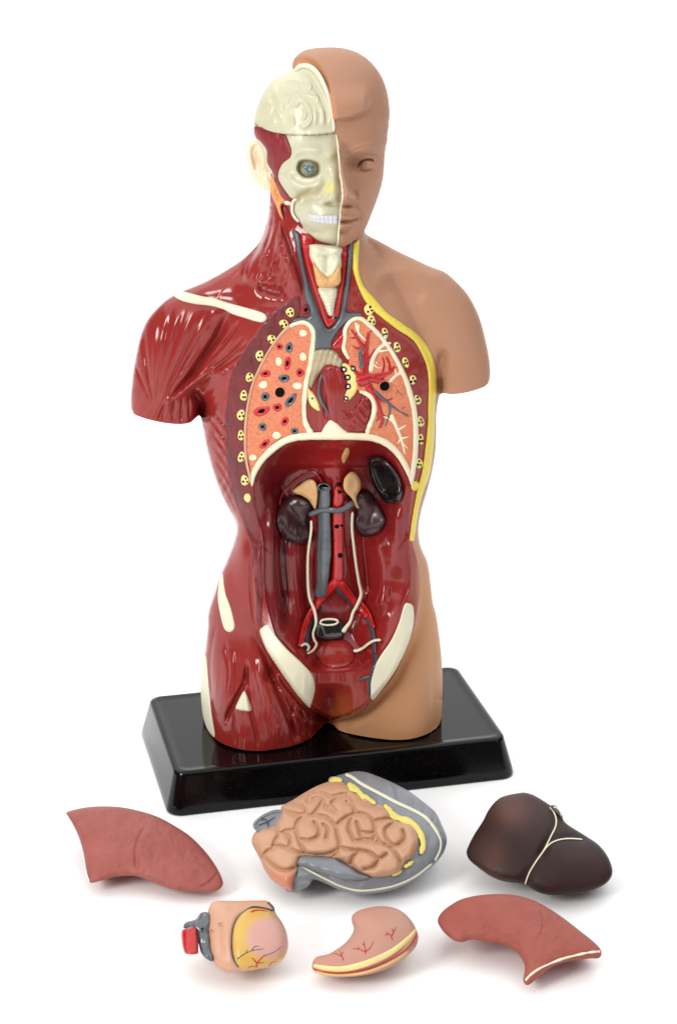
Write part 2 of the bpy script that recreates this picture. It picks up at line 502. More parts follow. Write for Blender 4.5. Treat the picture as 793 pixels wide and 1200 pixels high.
# --- outlines (survey units)
OUT_L = [(424, 244), (352, 244), (334, 222), (326, 213), (317.5, 214), (316.5, 226), (316, 238), (314.5, 250), (311, 266), (303, 285), (285, 303), (262, 318), (238, 331), (216, 340), (203, 346), (188, 357), (172, 376), (163, 400), (157, 430), (154, 455), (153, 474), (156, 484), (166, 489), (180, 493), (196, 496), (212, 497), (223, 495), (229, 490), (234, 487), (237, 495), (240, 515), (247, 545), (257, 574), (267, 595), (275, 610), (277, 622), (272, 640), (265, 658), (258, 674), (251, 695), (244, 718), (243, 738), (240, 763), (237, 781), (235, 806), (238, 836), (243, 855), (252, 866), (270, 875), (296, 880), (321, 878), (346, 873), (364, 865), (375, 857), (384, 852)]
OUT_R = [(422, 244), (426, 258), (427.5, 272), (433, 277), (445, 283), (465, 294), (486, 304), (503, 312), (521, 319), (535, 331), (549, 347), (561, 371), (568, 396), (573, 421), (574, 441), (570, 451), (560, 456), (546, 460), (530, 462), (518, 461), (514, 466), (511, 485), (511, 505), (510, 528), (506, 553), (500, 576), (493, 600), (490, 622), (493, 641), (500, 657), (503, 672), (505, 690), (507, 706), (511, 722), (515, 750), (518, 786), (518, 820), (516, 844), (510, 854), (498, 861), (480, 866), (461, 867), (440, 865), (421, 862), (403, 858), (384, 852)]
SEAM_LOW = [(384, 852), (385, 844.5), (398, 843.5), (411, 840), (425, 832), (436, 822), (448, 809), (461, 793), (473, 768), (481, 746), (487, 728), (491.5, 705), (492, 680), (488, 655), (485, 634)]
FAT_R = [(485, 634), (487, 619), (491, 594), (497, 573), (503, 556), (507, 530), (509, 505), (509.5, 480), (511, 446), (508, 424), (501, 406), (488, 391), (470, 378), (453, 366), (440, 351), (430, 340), (424, 331), (420, 314), (420.5, 290), (424, 262), (424, 240)]
FAT_L = [(413.5, 285), (413, 302), (413, 316), (418, 332), (427, 352), (436.5, 363), (448, 373), (465, 386), (483, 398), (493, 413), (500, 431), (502, 451), (501, 480), (501, 495), (498, 523), (494.5, 551), (489.5, 570), (485, 593), (481, 621), (479.5, 634)]
SH_L = [(303, 700), (303, 728), (306, 745), (313, 763), (328, 786), (346, 811), (362, 829), (376, 838.5), (385, 842.5)]
CAV = [(296.5, 571), (297, 562), (301, 553), (308, 540.5), (321, 528), (338, 518.5), (356, 515), (380, 514), (405, 514), (430, 515), (446, 519), (458, 527), (468, 540), (476, 555), (481.5, 568), (480, 585), (479, 610), (479, 636), (481, 665), (480, 690), (474, 709), (467, 730), (458, 750), (446, 768), (438, 781), (420, 786), (397, 788.5), (378, 789), (365, 788), (354, 777), (336, 760), (323, 745), (316, 722), (311, 700), (309, 680), (309, 652), (307, 626), (301, 606), (298, 586)]

cv = lambda p, c=False: smooth(p, c, 5)
oL, oR, sL, fR = cv(OUT_L), cv(OUT_R), cv(SEAM_LOW), cv(FAT_R)
cav = smooth(CAV)
FAT_C = [((a + c) / 2, (b + d) / 2) for (a, b), (c, d) in zip(*[[tuple(p) for p in smooth(q, False, 8)[np.linspace(0, len(smooth(q, False, 8)) - 1, 24).astype(int)]] for q in (FAT_R[:-2] + [(421, 281)], FAT_L[::-1])])]
fC = cv(FAT_C + [(419, 262), (421, 244)])
sL = cv(SEAM_LOW[:-1])
poly_M = np.concatenate([oL, sL[1:], fC[:-1]])
poly_S = np.concatenate([oR, sL[1:], fC[:-1]])
poly_B = np.concatenate([oL, oR[::-1][1:]])

# --- body height map
B = Map(146, 206, 582, 890)
trunk = [(322, 190), (316, 240), (312, 266), (303, 288), (280, 318), (255, 350), (240, 400), (232, 450), (235, 487), (240, 515), (247, 545), (257, 574), (267, 595), (275, 610), (277, 622), (272, 640), (265, 658), (258, 674), (251, 695), (244, 718), (240, 763), (236, 790), (235, 820), (237, 850), (238, 1000), (518, 1000), (518, 820), (518, 786), (515, 750), (511, 722), (505, 690), (503, 672), (500, 657), (493, 641), (490, 622), (493, 600), (500, 576), (506, 553), (510, 528), (511, 505), (511, 485), (514, 460), (508, 420), (492, 370), (466, 325), (440, 295), (428, 270), (426, 190)]
armL = [(316, 262), (303, 285), (285, 303), (262, 318), (238, 331), (216, 340), (203, 346), (188, 357), (172, 376), (163, 400), (157, 430), (154, 455), (153, 480), (152, 560), (240, 560), (236, 487), (262, 450), (300, 400), (330, 350), (340, 300)]
armR = [(427.5, 265), (433, 277), (445, 283), (465, 294), (486, 304), (503, 312), (521, 319), (535, 331), (549, 347), (561, 371), (568, 396), (573, 421), (575, 450), (577, 540), (516, 540), (512, 480), (500, 430), (470, 380), (440, 350), (415, 310)]
Bb = Map(146, 180, 582, 1002)
T_ = inflate(Bb, trunk)
kz = np.interp(Bb.Y[:, 0], [180, 300, 360, 420, 560, 640, 760, 900], [.95, .8, .66, .62, .66, .66, .68, .68])[:, None]
T_ = T_ * kz
A1 = inflate(Bb, armL) * .82; A2 = inflate(Bb, armR) * .82
def smax(a, b, k=9.): return .5 * (a + b + np.sqrt((a - b) ** 2 + k * k)) - .5 * k * np.exp(-np.minimum(a, b) * 0)
H = np.maximum(T_, 0)
for A_ in (A1, A2):
    wgt = ((A_ > .01) & (H > .01)).astype(float)
    k_ = 8. * sm(np.minimum(A_, H) / 12)
    H = .5 * (H + A_ + np.sqrt((H - A_) ** 2 + k_ * k_))
Bb.Z = H
j0, i0 = 206 - 180, 0
B.Z = H[j0:j0 + B.Z.shape[0], :B.Z.shape[1]].copy()
BACK = B.copy()
BACK.Z = B.Z.copy()

# flatten the chest and belly a little so that they carry the cut plane of the opening
# stand contact: bring the front of each leg onto the stand
def plane_a(px, py, z):
    X, dy, dz = rays(px, py); return F * CT / dy - (z - CAM[2]) / dz
cols = B.X[0]
yb = np.full(cols.shape, 850.)
lo = np.concatenate([oL[oL[:, 1] > 800], oR[oR[:, 1] > 800][::-1]])
for i, x in enumerate(cols):
    d = np.abs(lo[:, 0] - x)
    k = np.argsort(d)[:3]; yb[i] = lo[k, 1].max() if d.min() < 8 else 850
yb = np.convolve(np.pad(yb, 6, mode='edge'), np.ones(13) / 13, 'valid')
hb = np.array([B(x, y) for x, y in zip(cols, yb)])
dl = plane_a(cols, yb, TOP + .6) - hb
dl[(cols < 238) | (cols > 517)] = 0
dl = np.convolve(np.pad(dl, 10, mode='edge'), np.ones(21) / 21, 'valid')
B.Z += np.clip(dl, -35, 35)[None, :] * sm((B.Y - (yb[None, :] - 150)) / 150)

# groove between the thighs, then the raised pelvic shield
B.stroke([(386, 800), (386, 830), (384, 860), (384, 880)], 16, -26)
shield = np.concatenate([cv(SH_L + SEAM_LOW[1:]), cv([(485, 634), (430, 560), (350, 560), (300, 640), (303, 700)])[1:-1]])
ds, _, _ = sdf([shield], B.X, B.Y)
lift = 22 * sm((B.Y - 690) / 90)
B.Z += lift * sm(ds / 2.6 + .5)
B.Z -= 9 * np.exp(-((ds + 3) / 6) ** 2) * sm((B.Y - 730) / 40) * (ds < 4)
# shield leans forward at its foot so that it overhangs the thighs
B.Z += np.where(ds > 0, 1, 0) * 8 * sm((B.Y - 740) / 100) * sm(ds / 6)

# ---- muscle relief on the left (viewer's) half
mL = sm((-ds) / 3 + .5)
Mz = Map(146, 206, 582, 890)
# deltoid fan converging on the lower arm
cx, cy = 183, 486
th = np.arctan2(Mz.Y - cy, Mz.X - cx); rr = np.hypot(Mz.X - cx, Mz.Y - cy)
fan = np.zeros_like(rr)
rs = np.random.RandomState(4)
for (a_, wd, am) in [(-100, 2.2, -1.6), (-92, 1.6, 1.0), (-84, 1.8, -1.6), (-77, 1.5, -1.5), (-72, 1.2, .9), (-66, 1.5, -1.9), (-60, 1.4, -1.4), (-54, 1.3, 1.1), (-50, 1.3, -1.6), (-112, 2.4, -1.2)]:
    dd = np.degrees(th) - a_ - 7 * (rr / 120 - .6) * sin(radians(a_ * 3))
    fan += am * np.exp(-(dd / wd) ** 2) * sm((rr - 10) / 30) * (1 - sm((rr - 95) / 45))
fan += .25 * vnoise(np.degrees(th) / 2.3, rr / 60, 3) * sm((rr - 12) / 20) * (1 - sm((rr - 95) / 40)) * sm((np.degrees(th) + 125) / 12) * (1 - sm((np.degrees(th) + 48) / 8))
Mz.Z += fan
# the cleft between deltoid and chest muscle, the chest muscle's strands running to the armpit
Mz.stroke([(268, 365), (256, 392), (243, 412), (228, 435), (210, 455), (192, 472)], 4, -6)
Mz.stroke([(262, 372), (249, 400), (232, 424), (214, 446)], 9, -4)
for pts in [[(268, 375), (258, 398), (243, 420), (222, 446)], [(276, 384), (262, 406), (246, 424), (226, 444), (205, 460)], [(283, 396), (266, 416), (248, 430), (225, 448)],
            [(290, 400), (272, 418), (252, 434), (228, 450)], [(285, 412), (268, 425), (250, 437)], [(292, 418), (275, 428), (262, 436)],
            [(270, 392), (254, 412), (238, 430)], [(280, 376), (268, 396), (258, 410)]]:
    Mz.stroke(pts, 1.5, -1.8)
for pts in [[(272, 392), (256, 414), (238, 432)], [(284, 404), (266, 420), (246, 432)], [(290, 422), (270, 432), (256, 440)]]:
    Mz.stroke(pts, 2.2, 1.6)
Mz.stroke([(198, 470), (222, 452), (246, 438), (268, 440)], 6, 5)
# armpit shade and the small triceps grooves
Mz.stroke([(237, 492), (236, 475), (228, 462), (222, 458)], 5, -13)
Mz.bump(236, 480, 8, 16, -12)
for pts in [[(214, 462), (213, 478), (212, 496)], [(206, 466), (203, 480), (202, 494)], [(221, 462), (222, 476), (222, 492)], [(196, 470), (190, 482), (186, 492)]]:
    Mz.stroke(pts, 1.6, -2.2)
Mz.bump(197, 470, 5, 8, 3)
Mz.Z += .45 * vnoise((Mz.X * .9 + Mz.Y * .35) / 2.4, (Mz.Y * .9 - Mz.X * .35) / 34, 61) * np.exp(-((Mz.X - 312) / 26) ** 2 - ((Mz.Y - 300) / 42) ** 2)
Mz.Z += .4 * vnoise((Mz.X + Mz.Y) / 3.2, (Mz.Y - Mz.X) / 40, 62) * np.exp(-((Mz.X - 262) / 24) ** 2 - ((Mz.Y - 425) / 24) ** 2)
# shoulder hollow above the collar bone, neck muscle (sternomastoid), trapezius ridge
Mz.stroke([(286, 330), (288, 315), (296, 298), (306, 284)], 4, -5)
Mz.stroke([(300, 335), (318, 340), (336, 344)], 6, -6)
Mz.bump(308, 322, 14, 12, -5)
Mz.stroke([(322, 262), (332, 292), (342, 322), (350, 345)], 8, 6)
Mz.stroke([(326, 250), (338, 284), (349, 318), (356, 345)], 2, -3)
for pts in [[(298, 332), (306, 310), (317, 284), (321, 262)], [(308, 336), (317, 314), (326, 286), (329, 262)], [(318, 340), (326, 318), (333, 292)], [(329, 343), (335, 322), (340, 300)]]:
    Mz.stroke(pts, 2.6, 2.4)
for pts in [[(316, 240), (312, 266), (302, 292), (286, 314)], [(320, 250), (317, 272), (309, 296)]]:
    Mz.stroke(pts, 1.8, -1.8)
Mz.Z += 1.1 * vnoise(Mz.X / 4.2, Mz.Y / 5.5, 71) * np.exp(-((Mz.X - 318) / 18) ** 2 - ((Mz.Y - 318) / 26) ** 2)
Mz.stroke([(232, 352), (262, 350), (290, 352)], 8, -2.5)
Mz.Z += .5 * vnoise(Mz.X / 16, Mz.Y / 13, 11) * sm((430 - Mz.Y) / 60)
# side of the ribcage: slips of serratus and oblique running down and in
u = (Mz.X * .42 + Mz.Y * -.9) ; v = (Mz.X * .9 + Mz.Y * .42)
wside = sm((292 - Mz.X) / 14) * sm((Mz.Y - 440) / 25) * (1 - sm((Mz.Y - 590) / 25))
Mz.Z += wside * (1.1 * vnoise(v / 5, u / 34, 7) + .5 * vnoise(v / 2.4, u / 26, 8))
for k in range(7):
    y0 = 470 + k * 17
    Mz.stroke([(242 + k * 2.6, y0), (254 + k * 2.2, y0 + 16), (268 + k, y0 + 34), (274 + k, y0 + 48)], 2.2, -2)
# hip
Mz.stroke([(300, 640), (302, 670), (303, 700), (302, 730)], 5, 3)
Mz.stroke([(296, 640), (294, 680), (297, 720), (300, 735)], 2, -2)
Mz.bump(285, 650, 10, 26, 4)
# thigh straps
for pts, wd, am in [([(289, 778), (286, 800), (276, 820), (268, 838), (264, 852)], 2.6, -6), ([(289, 774), (290, 800), (294, 830), (300, 860), (302, 879)], 2.2, -3.2),
                ([(311, 772), (322, 800), (334, 830), (342, 852), (347, 872)], 3.2, -7), ([(276, 830), (275, 850), (276, 874)], 1.6, -2.4),
                ([(331, 812), (340, 826), (352, 850), (356, 866)], 2.4, -5), ([(343, 822), (342, 840), (346, 858), (352, 868)], 2, -4.5), ([(352, 830), (356, 846), (362, 858)], 2, -4), ([(364, 836), (362, 850), (362, 864)], 2, -4),
                ([(254, 730), (248, 760), (246, 790), (250, 820)], 2, -1.6), ([(264, 750), (268, 790), (262, 822)], 1.6, -1.2), ([(276, 760), (276, 790), (270, 812)], 1.5, -1.2),
                ([(306, 800), (316, 835), (324, 870)], 1.3, -1.4), ([(313, 800), (324, 838), (332, 870)], 1.2, -1.3), ([(298, 780), (306, 815), (314, 850), (318, 872)], 1.2, -1.3), ([(318, 830), (330, 866)], 1.1, -1.2)]:
    Mz.stroke(pts, wd, am)
Mz.stroke([(300, 772), (310, 810), (322, 850), (330, 874)], 7, 4)
Mz.stroke([(270, 760), (268, 800), (258, 840)], 10, 3)
Mz.bump(317, 790, 6, 10, -5, 30)
for k in range(9):
    x0 = 322 + k * 4
    Mz.stroke([(x0 - 3, 792 + k * 5), (x0 + 4, 806 + k * 5)], 1.4, -2.6)
Mz.Z += .4 * vnoise(Mz.X / 2.3 + Mz.Y / 30, Mz.Y / 40, 21) * sm((Mz.Y - 740) / 60)
Mz.Z *= np.where(Mz.X < 420, 1, 0)
B0 = B.copy()
Mz.Z *= 1.35
B.Z += Mz.Z * (1 - .85 * sm(ds / 3 + .5) * sm((Mz.Y - 660) / 20))
# vertical strands on the foot of the shield
B.Z += np.where(ds > 3, 1, 0) * .8 * vnoise(B.X / 2.6, B.Y / 60, 5) * sm((B.Y - 786) / 12)

# chest plate: the section surface between arms is flatter than the ribcage itself
chest_edge = smooth([(352, 345), (340, 352), (318, 368), (300, 392), (284, 415), (271, 440), (266, 470), (264, 500), (265, 530), (268, 560), (276, 590), (286, 612), (294, 640), (300, 668), (303, 700), (480, 700), (480, 634), (485, 600), (491, 570), (499, 530), (502, 495), (502, 451), (493, 413), (465, 386), (436, 363), (418, 332), (412, 300), (350, 290)])
dc, _, _ = sdf([chest_edge], B.X, B.Y)
CH = B0.copy().blur(5); dc = dc - 3 - 60 * sm((B.Y - 620) / 75)
CH.Z -= 2.0 + 3.5 * sm(dc / 40)
fc = sm((dc + 4) / 4) * (1 - sm((B.Y - 600) / 60))
B.Z = B.Z * (1 - fc) + CH.Z * fc
# skin half: collar bone, chest muscle, armpit fold, groin
B.stroke([(436, 330), (462, 318), (495, 322), (520, 332)], 7, 3)
B.stroke([(440, 345), (470, 340), (500, 350)], 9, -3)
B.bump(480, 370, 30, 22, 4)
B.stroke([(517, 462), (516, 446), (516, 428), (520, 408)], 6, -12)
B.stroke([(516, 470), (515, 440)], 4, -6)
B.stroke([(494, 650), (497, 690), (490, 740), (478, 790)], 7, -3)
def bsurf(x, y): return B(x, y)

# --- cavity map
C = B.copy()
dcv, _, _ = sdf([cav], C.X, C.Y)
low = sm((C.Y - 700) / 70)
wid = 24 + 10 * sm((C.Y - 560) / 60)
depth = 58 - 6 * low
topw = 12                                           # the diaphragm roof is steep
W_ = np.minimum(wid, 10 + (C.Y - 514).clip(0) * .45)
wl = W_ + (15 - W_) * sm((C.Y - 730) / 50)
C.Z -= depth * sm(np.clip(dcv, 0, None) / (1.5 * wl)) + 4 * sm(dcv / 2)
c2 = Map(146, 206, 582, 890); 
c2.stroke([(393, 520), (394, 600), (395, 680)], 24, 18, taper=False)         # spine
c2.stroke([(350, 610), (346, 660), (348, 700), (356, 735)], 9, 13)          # psoas
c2.stroke([(438, 620), (445, 655), (447, 690), (438, 725)], 12, 22)
c2.stroke([(463, 590), (465, 630), (463, 680)], 10, 6)
c2.stroke([(331, 600), (330, 660), (337, 720)], 4, -6)
c2.stroke([(322, 560), (318, 620), (318, 680), (326, 730)], 5, 5)
c2.stroke([(425, 625), (428, 660), (432, 700)], 2, -4)
c2.stroke([(360, 640), (358, 690), (360, 720)], 2, -4)
for k in range(6):
    c2.stroke([(325 + k * 5, 612 + k), (323 + k * 5, 645), (326 + k * 5, 690), (331 + k * 5, 728)], 1.4, -2)
c2.Z += .7 * vnoise(C.X / 9, C.Y / 34, 31) + .15 * vnoise(C.X / 3, C.Y / 9, 32)
c2.bump(394, 770, 30, 20, 14)
c2.stroke([(362, 760), (372, 782), (394, 789), (418, 784), (430, 764)], 3, -4)
C.Z += c2.Z * sm(dcv / 14)
def csurf(x, y): return C(x, y)

# --- solids
back = lambda k=.62: (lambda x, y, s: -(BACK(x, y) * k) * np.minimum(1, rnd(s / 30) + .0))
def closed(mp):                                     # round the last unit off at the silhouette only
    def f(x, y, s):
        d, _, _, _ = seg_dist([poly_B], x, y)
        lower = (y > 800) | ((y > 484) & (x < 238)) | ((y > 448) & (x > 516) & (y < 464)) | (y < 245)
        return mp(x, y) * np.where(lower, 1, rnd((d + .02) / 2.2))
    return f
def bk(x, y, s):
    d, _, _, _ = seg_dist([poly_B], x, y)
    return -(BACK(x, y) * .62) * rnd(d / 4) - .2

def P_M(x, y):
    L = []
    brown = 1 - sm(np.abs(x - 402) / 26); 
    L.append(((150, 78, 40), .8 * brown * sm((y - 800) / 35) * sm((x - 366) / 12) * (1 - sm((x - 432) / 8))))
    L.append(((176, 108, 70), .75 * sm((x - 484) / 9) * sm((y - 640) / 30)))
    L.append(((150, 78, 40), .5 * (1 - sm(np.abs(x - 482) / 9)) * sm((y - 640) / 30) * (1 - sm((y - 735) / 30))))
    return L
pm = paintspec([((150, 78, 40), lambda x, y: P_M(x, y)[0][1]), ((150, 78, 40), lambda x, y: P_M(x, y)[2][1]), ((180, 112, 74), lambda x, y: P_M(x, y)[1][1])])
muscle = relief('muscle_body', [poly_M, cav], closed(B), M['muscle'], torso, back=bk, step=1.05, raw=True, paint=pm)
ps = paintspec([((196, 142, 98), lambda x, y: .8 * sm((y - 560) / 160))])
skinb = relief('skin_body', [poly_S], closed(B), M['skin'], torso, back=bk, step=1.4, raw=True, paint=ps)
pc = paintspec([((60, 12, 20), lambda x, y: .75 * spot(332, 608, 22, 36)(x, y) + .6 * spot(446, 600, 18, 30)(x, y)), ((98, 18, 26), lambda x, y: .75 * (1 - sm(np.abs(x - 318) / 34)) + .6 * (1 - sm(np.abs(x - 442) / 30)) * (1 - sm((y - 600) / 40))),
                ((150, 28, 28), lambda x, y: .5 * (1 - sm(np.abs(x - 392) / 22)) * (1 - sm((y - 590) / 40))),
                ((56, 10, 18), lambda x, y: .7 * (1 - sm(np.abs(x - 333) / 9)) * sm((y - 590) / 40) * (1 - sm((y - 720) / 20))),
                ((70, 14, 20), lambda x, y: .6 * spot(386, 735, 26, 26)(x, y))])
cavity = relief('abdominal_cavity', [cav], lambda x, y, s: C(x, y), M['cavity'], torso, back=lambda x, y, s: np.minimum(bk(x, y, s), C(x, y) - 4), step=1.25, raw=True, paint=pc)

# --- chest wall section (dark red), lies on the chest plate
cwL = [(350, 347), (338, 354), (318, 369), (300, 393), (284, 416), (271, 441), (266, 470), (264, 500), (265, 530), (268, 560), (275, 588), (285, 610), (293, 640), (298, 668), (300, 700), (301, 728), (306, 732), (308, 700), (307.5, 670), (307, 640), (303, 612), (298, 590), (295.5, 572), (289, 548), (287, 512), (289, 486), (294, 456), (303, 433), (315, 411), (330, 390), (344, 379), (352, 366)]
relief('chest_wall', [cwL], lambda x, y, s: B(x, y) + 1.2 * rnd(s / 1.5) + .5 * vnoise(x / 4, y / 14, 3), M['wall'], torso, step=1.5)
cwR = [(414, 300), (418, 331), (427, 352), (436, 363), (448, 373), (465, 386), (483, 398), (493, 413), (500, 431), (502, 451), (501, 480), (501, 495), (498, 523), (494, 551), (489, 570), (485, 593), (481, 621), (479.5, 634), (480, 600), (481, 570), (485, 551), (488, 530), (489, 505), (486, 480), (480, 458), (477, 446), (469, 428), (459, 410), (446, 393), (431, 378), (421, 371), (411, 362), (410, 330), (411, 305)]
relief('chest_wall', [cwR], lambda x, y, s: B(x, y) + 1.2 * rnd(s / 1.5) + .3 * vnoise(x / 4, y / 6, 3), M['muscle'], torso, step=1.5)
fat = relief('fat_layer', [np.concatenate([cv(FAT_R[:-2] + [(421, 281)]), cv(FAT_L)])], lambda x, y, s: B(x, y) + 3.2 * rnd(s / 3.2), M['yellow'], torso, step=1.2, raw=True)

# mediastinum bed
Hb = Map(340, 270, 450, 520)
bed = [(369, 392), (404, 386), (404, 412), (412, 422), (424, 460), (437, 470), (440, 482), (434, 498), (428, 511), (400, 512), (372, 511), (362, 505), (357, 490), (357, 470), (360, 448), (364, 428), (368, 405)]
Hb.Z += .9 * vnoise(Hb.X / 2.2, Hb.Y / 50, 2)
Hb.bump(392, 460, 16, 34, 5)
Hb.stroke([(376, 430), (379, 460), (383, 492)], 2.5, -4)
relief('heart_bed', [bed], lambda x, y, s: B(x, y) - 1 + 1.5 * rnd(s / 2) + Hb(x, y), M['muscle'], torso, step=1.2)
relief('muscle_column', [[(377, 436), (386, 428), (400, 432), (404, 450), (404, 472), (396, 488), (388, 490), (382, 470)]], lambda x, y, s: B(x, y) + 3.5 * rnd(s / 5) + 1. * vnoise(x / 1.7, y / 40, 4), mat('muscle_pink', (168, 62, 68), .16, (120, 26, 38), 260, .9, spec=.6, stretch=(1, 1, .12)), torso, step=1.1)
relief('lower_heart_bed', [P((280, 340, 3.965), [(450, 565), (480, 545), (520, 560), (560, 520), (575, 480), (600, 520), (612, 560), (600, 610), (590, 650), (560, 662), (520, 655), (490, 620), (462, 600)])], lambda x, y, s: B(x, y) + 3.4 * rnd(s / 3) + 2.0 * vnoise(x / 4 - y / 6, y / 9 + x / 12, 6), M['muscle'], torso, step=1.1)
relief('diaphragm_dome', [P((280, 340, 3.965), [(350, 690), (375, 672), (392, 640), (420, 603), (450, 613), (500, 655), (545, 676), (600, 690)])], lambda x, y, s: B(x, y) + 5 * rnd(s / 5), M['pleura'], torso, step=1.2)

# --- lungs
lungL = [(292, 545), (288, 530), (287.6, 511), (289, 486), (294, 456), (303, 433), (315, 411), (330, 390), (343, 380), (356, 377.5), (366, 382), (370, 391), (368, 406), (364.5, 428), (360, 448), (357, 471), (357, 491), (362, 504), (366, 509), (343, 510), (325, 517), (313, 527), (305, 537), (298, 549), (294, 560)]
lungR = [(403.5, 386), (411, 374), (421, 371.5), (431, 378), (446, 393), (459, 410), (469, 428), (477, 446), (481, 459), (486, 480), (489, 505), (488.5, 530), (485.5, 550), (482, 562), (477, 548), (468, 531), (453, 518), (436, 510), (430, 509), (434, 496), (439, 481), (436, 468), (424, 461), (412, 450), (408, 432), (408, 418), (402, 410), (403, 398)]
lung_s = lambda x, y, s=0: B(x, y) + 2.4
LL = relief('lung', [lungL], lambda x, y, s: B(x, y) + 2.4 * rnd(s / 2), M['lung'], torso, step=1.3)
RL = relief('lung', [lungR], lambda x, y, s: B(x, y) + 2.4 * rnd(s / 2) + .8 * vnoise(x / 7, y / 7, 9), M['lung'], torso, step=1.3)
LL['label'] = 'orange lung half with round painted sections'; RL['label'] = 'orange lung half with branching vessels'
ls = lambda x, y: B(x, y) + 2.2
ribbon('pleura', [(295, 570, .8), (292, 556, 1.6), (288.5, 538, 1.7), (287.3, 512, 1.7), (289, 486, 1.7), (294.5, 456, 1.7), (303.5, 433, 1.7), (315.5, 411, 1.8), (330, 391, 2), (340, 382, 2.4)], 2.6, M['pleura2'], ls, LL)
ribbon('pleura', [(338, 384, 1.8), (346, 379, 2.6), (356, 377.5, 3.2), (364, 382, 3.6), (368, 391, 3.6), (366.5, 406, 3.4), (363.5, 428, 3.2), (359, 448, 2.8), (356.5, 471, 2.8), (357, 491, 3), (361, 502, 3.4), (366, 510, 3.6)], 3.4, M['pleura'], ls, LL, wob=.18)
ribbon('diaphragm_rim', [(295, 570, 1.2), (297, 556, 3.2), (303, 544, 3.8), (311, 534, 4), (322, 524, 4.2), (335, 516, 4.2), (350, 512, 4.4), (372, 511, 4.4), (398, 511, 4.6), (420, 511.5, 4.4), (436, 513, 4.2), (450, 518, 4.2), (461, 526, 4), (470, 537, 3.8), (477, 550, 3.4), (481, 560, 2.6), (482.5, 569, 1.2)], 4.5, M['pleura'], lambda x, y: B(x, y) + 1.5, torso, wob=.06)
ribbon('pleura', [(409, 421, 1.8), (405, 414, 2.6), (402.5, 407, 2.6), (404, 397, 2.6), (404.5, 386, 2.6), (411, 376, 2.6), (421, 373, 2.6), (431, 379.5, 2.6), (445.5, 394, 2.6), (458, 411, 2.6), (468, 429, 2.8), (476, 447, 3), (480.5, 462, 3.2), (485, 480, 3.2), (487, 505, 3.2), (486.5, 530, 3.2), (484, 550, 3), (482, 566, 1.8)], 3.2, M['pleura'], ls, RL, wob=.08)
ribbon('pleura', [(421, 459, 1.6), (428, 461, 2.6), (435, 466, 3), (438.5, 475, 3.2), (438, 484, 3), (435, 494, 3), (431.5, 503, 3), (430, 510, 2.6)], 3.2, M['pleura'], ls, RL, wob=.15)
K = (280, 340, 3.965)
for (x, y, rx, ry) in [(298, 200, 17, 17), (298, 310, 17, 19), (185, 332, 15, 21), (113, 440, 21, 17), (272, 445, 21, 17), (175, 675, 19, 17), (65, 778, 17, 15)]:
    q = P(K, [(x, y)])[0]
    button('bronchus_section', q[0], q[1], rx / 3.965, ry / 3.965, 0, [(0, 1.2), (.75, 1.3, 0), (.95, .9, 0), (1.05, -.6, 0)], [M['pleura']], ls, LL)
for (x, y, rx, ry, a) in [(188, 263, 17, 15, 0), (225, 340, 17, 32, 8), (123, 388, 24, 18, 0), (283, 383, 19, 22, 20), (105, 562, 43, 21, -18), (178, 545, 21, 21, 0), (213, 610, 15, 25, 35), (120, 715, 29, 15, -40)]:
    q = P(K, [(x, y)])[0]
    button('artery_section', q[0], q[1], rx / 3.965, ry / 3.965, a, [(0, .55), (.42, .6, 1), (.5, 1.1, 0), (.88, 1.1, 0), (1.1, -.6, 0)], [M['red2'], M['black']], ls, LL)
for (x, y, rx, ry, a) in [(233, 267, 17, 26, 0), (210, 410, 26, 20, 0), (122, 495, 21, 21, 0), (240, 512, 40, 18, -48), (110, 635, 19, 19, 0), (258, 655, 17, 17, 0)]:
    q = P(K, [(x, y)])[0]
    button('vein_section', q[0], q[1], rx / 3.965, ry / 3.965, a, [(0, .55), (.42, .6, 1), (.5, 1.2, 0), (.88, 1.1, 0), (1.1, -.6, 0)], [M['grey'], M['black']], ls, LL)
q = P(K, [(190, 475)])[0]
button('peg_hole', q[0], q[1], 6.6, 6.6, 0, [(0, .5), (.88, .5, 1), (.97, .9, 0), (1.06, -.4, 0)], [M['lung'], M['black']], ls, LL, wob=.01)
button('peg_hole', 450.5, 452.5, 6.8, 6.6, 0, [(0, -.3), (.86, -.2, 1), (.96, 1.2, 0), (1.06, -.4, 0)], [M['lung'], M['black']], lambda x, y: ls(x, y) + 1.6, RL, wob=.01)

def pts(s, w0, w1):
    n = len(s); return [(p[0], p[1], w0 + (w1 - w0) * i / (n - 1)) for i, p in enumerate(s)]
